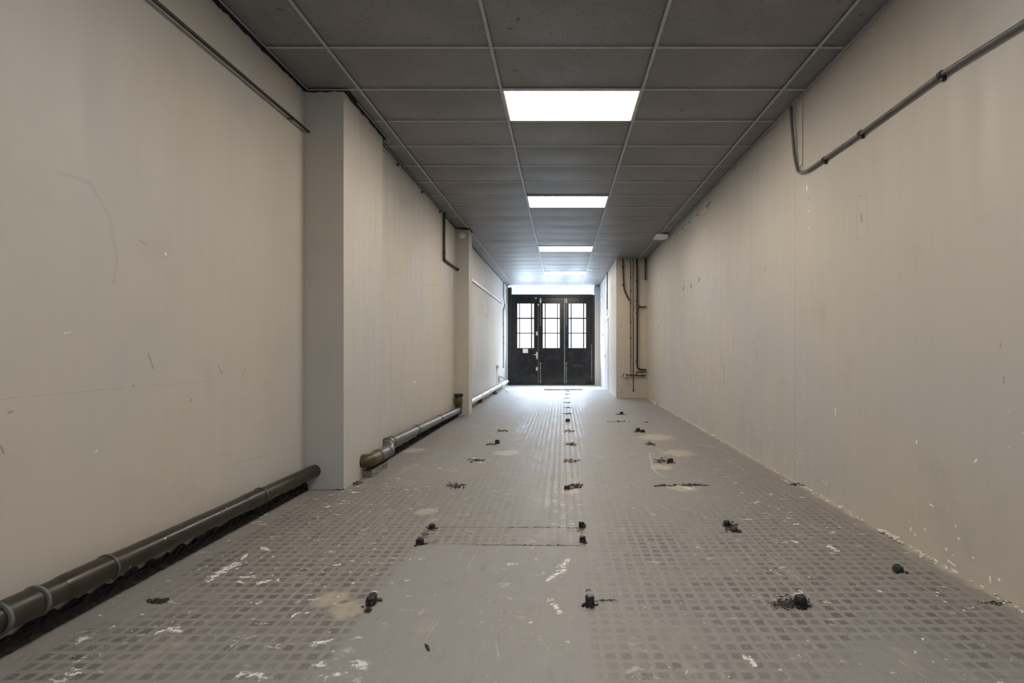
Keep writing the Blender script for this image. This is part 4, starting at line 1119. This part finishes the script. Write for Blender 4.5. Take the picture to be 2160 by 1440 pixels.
crumbs(1400, 846, 20, 4, 16, 'orange brown rubble in the corner below the brown pipes', M['crumb_br'], 75, (.02, .04))
crumbs(1384, 845, 10, 2, 10, 'orange crumbs at the far end of the right wall', M['brick'], 76, (.016, .03))
# loose plaster along right wall foot
def wallcrumbs(v0, v1, n, label, mat, seed, size):
    r = random.Random(seed); bm = NB()
    for _ in range(n):
        y = r.uniform(v0, v1); s = r.uniform(*size); x = XR-abs(r.gauss(0, .02))-.002-1.4*s
        lump(bm, (x, y, zf(x, y)+s*.25), s*.8, s*1.2, s*.7, r, 1)
    return tag(obj('rubble', bm, mat), label, 'rubble', kind='stuff')
wallcrumbs(1.8, 3.1, 90, 'pale plaster crumbs along the foot of the right wall, nearest stretch', M['plaster'], 80, (.003, .010))
wallcrumbs(3.3, 6.5, 90, 'pale plaster crumbs along the foot of the right wall, middle stretch', M['plaster'], 81, (.004, .012))
wallcrumbs(6.5, 12.2, 90, 'pale plaster crumbs along the foot of the right wall, far stretch', M['plaster'], 82, (.006, .018))
c = FP(1855, 1108); r = random.Random(9)
bm = NB()
for k in range(10): lump(bm, (XR-.030-r.uniform(0, .018), 3.08+k*.022, zf(XR, 3.1)+r.uniform(.0, .02)), .011, .018, .009, r, 2)
tag(obj('plaster_lump', bm, M['plaster']), 'white broken plaster lump at the foot of the right wall', 'plaster')
# stick
a, b = FP(897, 1360), FP(905, 1373)
bm = NB(); tube(bm, [a+Vector((0, 0, .003)), (a+b)/2+Vector((.002, 0, .005)), b+Vector((0, 0, .003))], 0, 6, radii=[.003, .006, .004])
tag(obj('splinter', bm, M['crumb']), 'thin dark splinter lying on the smooth foreground floor', 'splinter')

# ================================================================== WORLD, LIGHT, CAMERA
w = bpy.data.worlds.new('daylight'); SC.world = w; w.use_nodes = True
bg = w.node_tree.nodes['Background']; bg.inputs[0].default_value = (.74, .87, 1.0, 1)
# bright overcast sky high up, dimmer towards the street and the houses opposite
_t = w.node_tree
_tc = _t.nodes.new('ShaderNodeTexCoord'); _sx = _t.nodes.new('ShaderNodeSeparateXYZ'); _mr = _t.nodes.new('ShaderNodeMapRange')
_mr.interpolation_type = 'SMOOTHSTEP'
_t.links.new(_tc.outputs['Generated'], _sx.inputs[0]); _t.links.new(_sx.outputs['Z'], _mr.inputs[0])
for _i, _v in zip((1, 2, 3, 4), (.08, .55, 1.8, 75.0)): _mr.inputs[_i].default_value = _v
# sunlit street below the horizon
_m2 = _t.nodes.new('ShaderNodeMapRange'); _m2.interpolation_type = 'SMOOTHSTEP'
_t.links.new(_sx.outputs['Z'], _m2.inputs[0])
for _i, _v in zip((1, 2, 3, 4), (-.45, -.03, 26.0, 0.0)): _m2.inputs[_i].default_value = _v
_ad = _t.nodes.new('ShaderNodeMath'); _ad.operation = 'ADD'
_t.links.new(_mr.outputs[0], _ad.inputs[0]); _t.links.new(_m2.outputs[0], _ad.inputs[1]); _t.links.new(_ad.outputs[0], bg.inputs[1])
def portal(name, loc, rot, sx, sy):
    l = bpy.data.lights.new(name, 'AREA'); l.shape = 'RECTANGLE'; l.size = sx; l.size_y = sy
    o = bpy.data.objects.new(name, l); COL.objects.link(o); o.location = loc; o.rotation_euler = rot
    l.cycles.is_portal = True
    return o
portal('daylight_portal', ((OX0+OX1)/2, DOOR+.25, (OZ0+OZ1)/2+.6), (math.radians(-90), 0, 0), OX1-OX0, 2.6)
portal('daylight_portal', ((BW0+BW1)/2, BACK-.28, (BZ0+BZ1)/2), (math.radians(90), 0, 0), BW1-BW0, BZ1-BZ0)
cam = bpy.data.cameras.new('camera'); co = bpy.data.objects.new('camera', cam); COL.objects.link(co)
co.location = (0, 0, CZ); co.rotation_euler = (math.radians(90), 0, 0)
cam.sensor_width = 36; cam.sensor_fit = 'HORIZONTAL'; cam.lens = 36*F/W
cam.shift_x = -(U0-W/2)/W; cam.shift_y = (V0-H/2)/W
cam.clip_start = .05; cam.clip_end = 200
SC.camera = co
SC.view_settings.view_transform = 'Standard'; SC.view_settings.look = 'None'
SC.view_settings.gamma = 1; SC.view_settings.use_curve_mapping = False
SC.view_settings.exposure = 0.18
SC.cycles.max_bounces = 6; SC.cycles.diffuse_bounces = 4; SC.cycles.adaptive_threshold = .05; SC.cycles.transparent_max_bounces = 8
SC.cycles.use_denoising = True
SC.cycles.sample_clamp_indirect = 8
